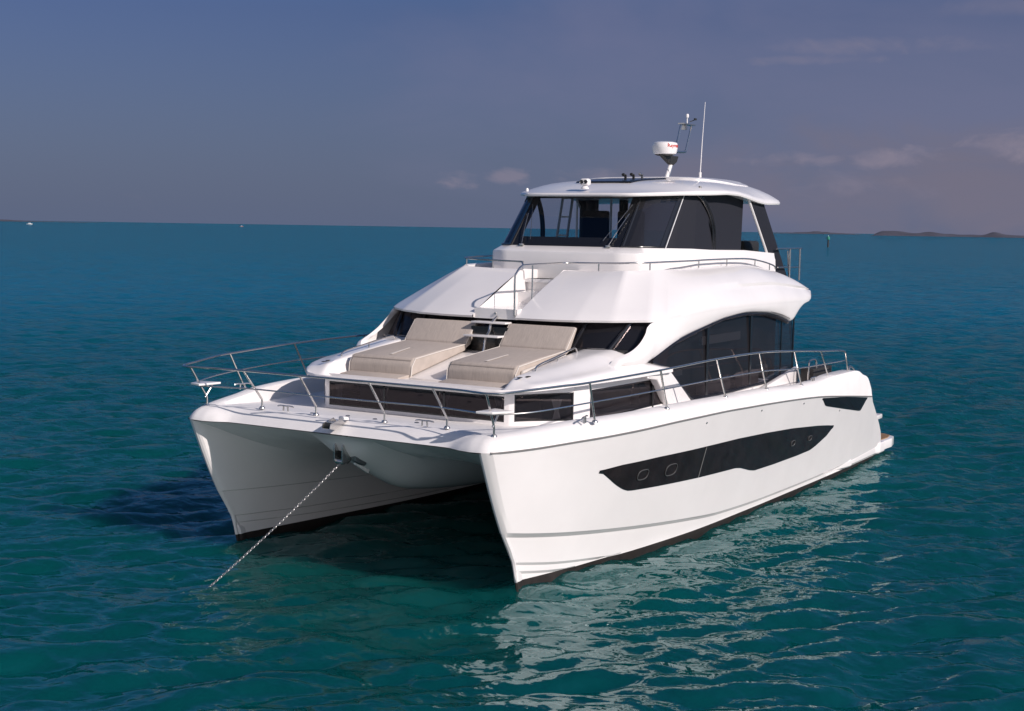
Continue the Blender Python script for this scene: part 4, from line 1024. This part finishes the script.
# fly rails
FR = [(2.55, .50, 4.66), (2.55, 1.0, 4.67), (2.53, 1.5, 4.68), (2.44, 1.82, 4.695), (2.15, 2.0, 4.70), (1.5, 2.10, 4.71), (.7, 2.18, 4.72), (-.3, 2.23, 4.735), (-1.8, 2.27, 4.735), (-2.6, 2.29, 4.68), (-3.3, 2.31, 4.58), (-3.45, 2.31, 4.50)]
for s in (1, -1):
    fr = bpy.data.objects.new('fly_rail', None); COL.objects.link(fr); fr.parent = ROOT
    path = FR[:]
    if s > 0: path = [(4.25, .40, 3.74), (4.26, .40, 4.38), (4.22, .41, 4.51), (4.08, .42, 4.62), (3.9, .44, 4.645), (3.2, .45, 4.655)] + path
    else: path = [(2.62, .42, 4.52), (2.60, .43, 4.60), (2.57, .47, 4.65)] + path
    MB().tube([Vector((p.x, s * p.y, p.z)) for p in smooth_path(path, 6)], .017, 8).build('top_rail', 'steel', fr)
    for (x, y, z) in [(2.54, 1.15, 4.67), (2.15, 2.0, 4.70), (.4, 2.195, 4.725), (-.9, 2.235, 4.735), (-2.3, 2.285, 4.70), (-3.1, 2.305, 4.60)]:
        MB().tube([(x, s * y, z), (x, s * y, z - .17)], .013, 8).build('post', 'steel', fr)
    if s > 0: MB().tube([(3.72, .44, 4.65), (3.72, .44, 3.98)], .014, 8).build('post', 'steel', fr)
    # aft gate rail
    ar = MB(); 
    for x in (-4.75, -5.4): ar.tube([(x, s * 2.16, 4.2), (x, s * 2.16, 4.93)], .022, 8)
    ar.tube([(-3.9, s * 2.16, 4.93), (-5.5, s * 2.16, 4.93)], .019, 8); ar.tube([(-4.0, s * 2.16, 4.52), (-5.4, s * 2.16, 4.50)], .014, 8)
    ar.tube([(-4.85, s * 2.12, 4.2), (-4.70, s * 2.12, 4.88)], .018, 8)
    ar.build('aft_rail', 'steel', fr)

# ------------------------------------------------------------------ deck hardware
def cleat(x, y, z, rz=math.pi / 2):
    c = MB(); R = Matrix.Rotation(rz, 3, 'Z')
    def P(a, b, h): q = R @ Vector((a, b, 0)); return Vector((x, y, z)) + q + Vector((0, 0, h))
    c.tube(smooth_path([P(-.17, 0, .075), P(-.10, 0, .088), P(0, 0, .085), P(.10, 0, .088), P(.17, 0, .075)], 4), [.006] + [.013] * 15 + [.006], 8)
    for a in (-.05, .05): c.tube([P(a, 0, -.01), P(a * .8, 0, .085)], .014, 8)
    c.build('cleat', 'steel', ROOT)
for s in (1, -1):
    cleat(8.32, s * 1.34, 2.345); cleat(7.1, s * 3.37, 2.445, rad(14 * s)); cleat(-2.0, s * 3.74, 2.275, 0)
# deck hatches in the foredeck (flush panels) and small fittings
for y in (): MB().box((7.75, y, I(7.75, ZD) - .001), (.55, .8, .012), Matrix.Rotation(-.095, 3, 'Y').to_quaternion(), bev=.004).build('deck_hatch', 'gelcoat_deck', ROOT)
for (x, y) in ((8.0, -.35), (8.05, .22), (7.9, .9), (8.2, -.9)): MB().lathe([(0, .012), (.03, .01), (.04, 0)], (x, y, I(x, ZD) + .002), 12).build('deck_filler', 'steel', ROOT)
# bow roller on the deck edge
br = bpy.data.objects.new('bow_roller', None); COL.objects.link(br); br.parent = ROOT
MB().box((8.72, .0, 2.335), (.34, .13, .025), Matrix.Rotation(-.1, 3, 'Y').to_quaternion(), bev=.006).build('roller_plate', 'steel', br)
MB().box((8.58, .04, 2.385), (.20, .09, .06), Matrix.Rotation(-.15, 3, 'Y').to_quaternion(), bev=.03).build('roller_cover', 'gelcoat', br)
MB().tube([(8.90, -.08, 2.30), (8.90, .08, 2.30)], .045, 12).build('roller_wheel', 'black_rubber', br)
for y in (-.075, .075): MB().prism([(8.98, y, 2.27), (8.96, y, 2.34), (8.70, y, 2.40), (8.62, y, 2.33), (8.85, y, 2.24)], (0, .008, 0)).build('cheek_plate', 'steel', br)
# anchor pocket under the foredeck
ap = bpy.data.objects.new('anchor_pocket', None); COL.objects.link(ap); ap.parent = ROOT
MB().box((8.50, -.03, 1.93), (.14, .12, .34), Matrix.Rotation(.28, 3, 'Y').to_quaternion(), bev=.01).build('chain_slot', 'black_rubber', ap)
for y in (-.10, .05): MB().prism([(8.58, y, 2.06), (8.66, y, 1.96), (8.66, y, 1.72), (8.52, y, 1.68), (8.36, y, 1.76)], (0, .02, 0), .005).build('fluke_plate', 'steel', ap)
MB().prism([(8.50, .07, 2.02), (8.46, .07, 1.72), (8.25, .09, 1.62), (8.15, .12, 1.75)], (0, .10, .0), .02).build('anchor_blade', 'galvanised', ap)
MB().prism([(8.26, -.02, 1.70), (7.92, -.02, 1.50), (7.95, -.02, 1.44), (8.28, -.02, 1.63)], (0, .05, 0), .012).build('keel_strake', 'gelcoat', ap)
MB().tube([(8.60, -.09, 1.72), (8.60, .06, 1.72)], .04, 12).build('chain_roller', 'steel', ap)

# cockpit corner: black bin and hoop rail on the port and starboard quarters
for s in (1, -1):
    MB().box((-3.75, s * 3.2, 2.24), (1.2, .3, .34), bev=.02).build('quarter_locker', 'black_rubber', ROOT)
    MB().tube(smooth_path([(-2.95, s * 3.3, 2.1), (-2.97, s * 3.3, 2.50), (-3.05, s * 3.3, 2.60), (-3.35, s * 3.3, 2.60), (-3.45, s * 3.3, 2.50), (-3.45, s * 3.3, 2.2)], 4), .018, 8).build('boarding_hoop', 'steel', ROOT)
    MB().tube(smooth_path([(-4.7, s * 3.62, 2.2), (-4.74, s * 3.62, 2.34), (-4.85, s * 3.6, 2.36), (-5.2, s * 3.58, 2.26), (-5.25, s * 3.58, 2.1)], 4), .02, 8).build('grab_rail', 'steel', ROOT)

# ------------------------------------------------------------------ anchor chain (top-level)
def chain():
    a, b = Vector((8.62, 0, 1.70)), Vector((10.36, -1.19, -.12)); L = (b - a).length; mb = MB(); step = .036; n = int(L / step)
    for i in range(n + 1):
        t = i / n; p = a.lerp(b, t) - Vector((0, 0, .04 * 4 * t * (1 - t))); dr = (b - a).normalized()
        u = dr.orthogonal().normalized(); u = Matrix.Rotation(rad(25 + (i % 2) * 90 + rng.normal(0, 6)), 3, dr) @ u
        pts = [p + dr * (.028 * math.cos(q)) + u * (.0125 * math.sin(q)) for q in np.linspace(0, 2 * math.pi, 11)]
        mb.tube(pts, .0048, 5, False)
    tag(mb.build('anchor_chain', 'galvanised'), 'galvanised anchor chain running from the bow down into the water', 'chain')
chain()

# ------------------------------------------------------------------ far away craft and the channel marker
mk = bpy.data.objects.new('channel_marker', None); COL.objects.link(mk)
x_, y_ = seapt(824, 520); mk.location = (x_, y_, 0); tag(mk, 'dark pile beacon with green top standing in the far water', 'beacon')
mk.scale = (.8, .8, .85)
MB().tube([(0, 0, -2), (0, 0, 3.4)], [.42, .36], 12).build('pile', 'marker_pile', mk)
MB().lathe([(0, 3.35), (.75, 3.35), (.8, 3.5), (.55, 4.6), (.2, 4.8), (0, 4.8)], (0, 0, 0), 16).build('topmark', 'marker_green', mk)
MB().lathe([(0, 5.2), (.12, 5.15), (.15, 4.8)], (0, 0, 0), 12).build('lantern', 'boat_white', mk)
def far_boat(px, dist, L, m, label):
    x_, y_ = seapt(px, dist); o = bpy.data.objects.new('distant_boat', None); COL.objects.link(o); o.location = (x_, y_, 0); o.rotation_euler = (0, 0, YAW + 1.2)
    sec = []
    for t in np.linspace(0, 1, 12):
        w = L * .14 * (1 - t ** 3); z = L * .09 + L * .05 * t * t
        sec.append([(t * L - L / 2, -w, z), (t * L - L / 2, -w * .8, -.1), (t * L - L / 2, w * .8, -.1), (t * L - L / 2, w, z)])
    MB().grid(sec).grid([[r[0], r[3]] for r in sec]).build('boat_hull', m, o)
    MB().prism([(-L * .25, -L * .1, L * .1), (L * .18, -L * .1, L * .1), (L * .08, -L * .1, L * .22), (-L * .22, -L * .1, L * .22)], (0, L * .2, 0), .1).build('cabin', 'boat_white', o)
    MB().tube([(0, 0, L * .2), (0, 0, L * .42)], .08, 6).build('mast', 'marker_pile', o)
    tag(o, label, 'boat')
far_boat(32, 2000, 9, 'boat_white', 'small white motor boat far off near the left horizon')
far_boat(242, 2600, 7, 'boat_red', 'tiny reddish boat on the horizon left of centre')
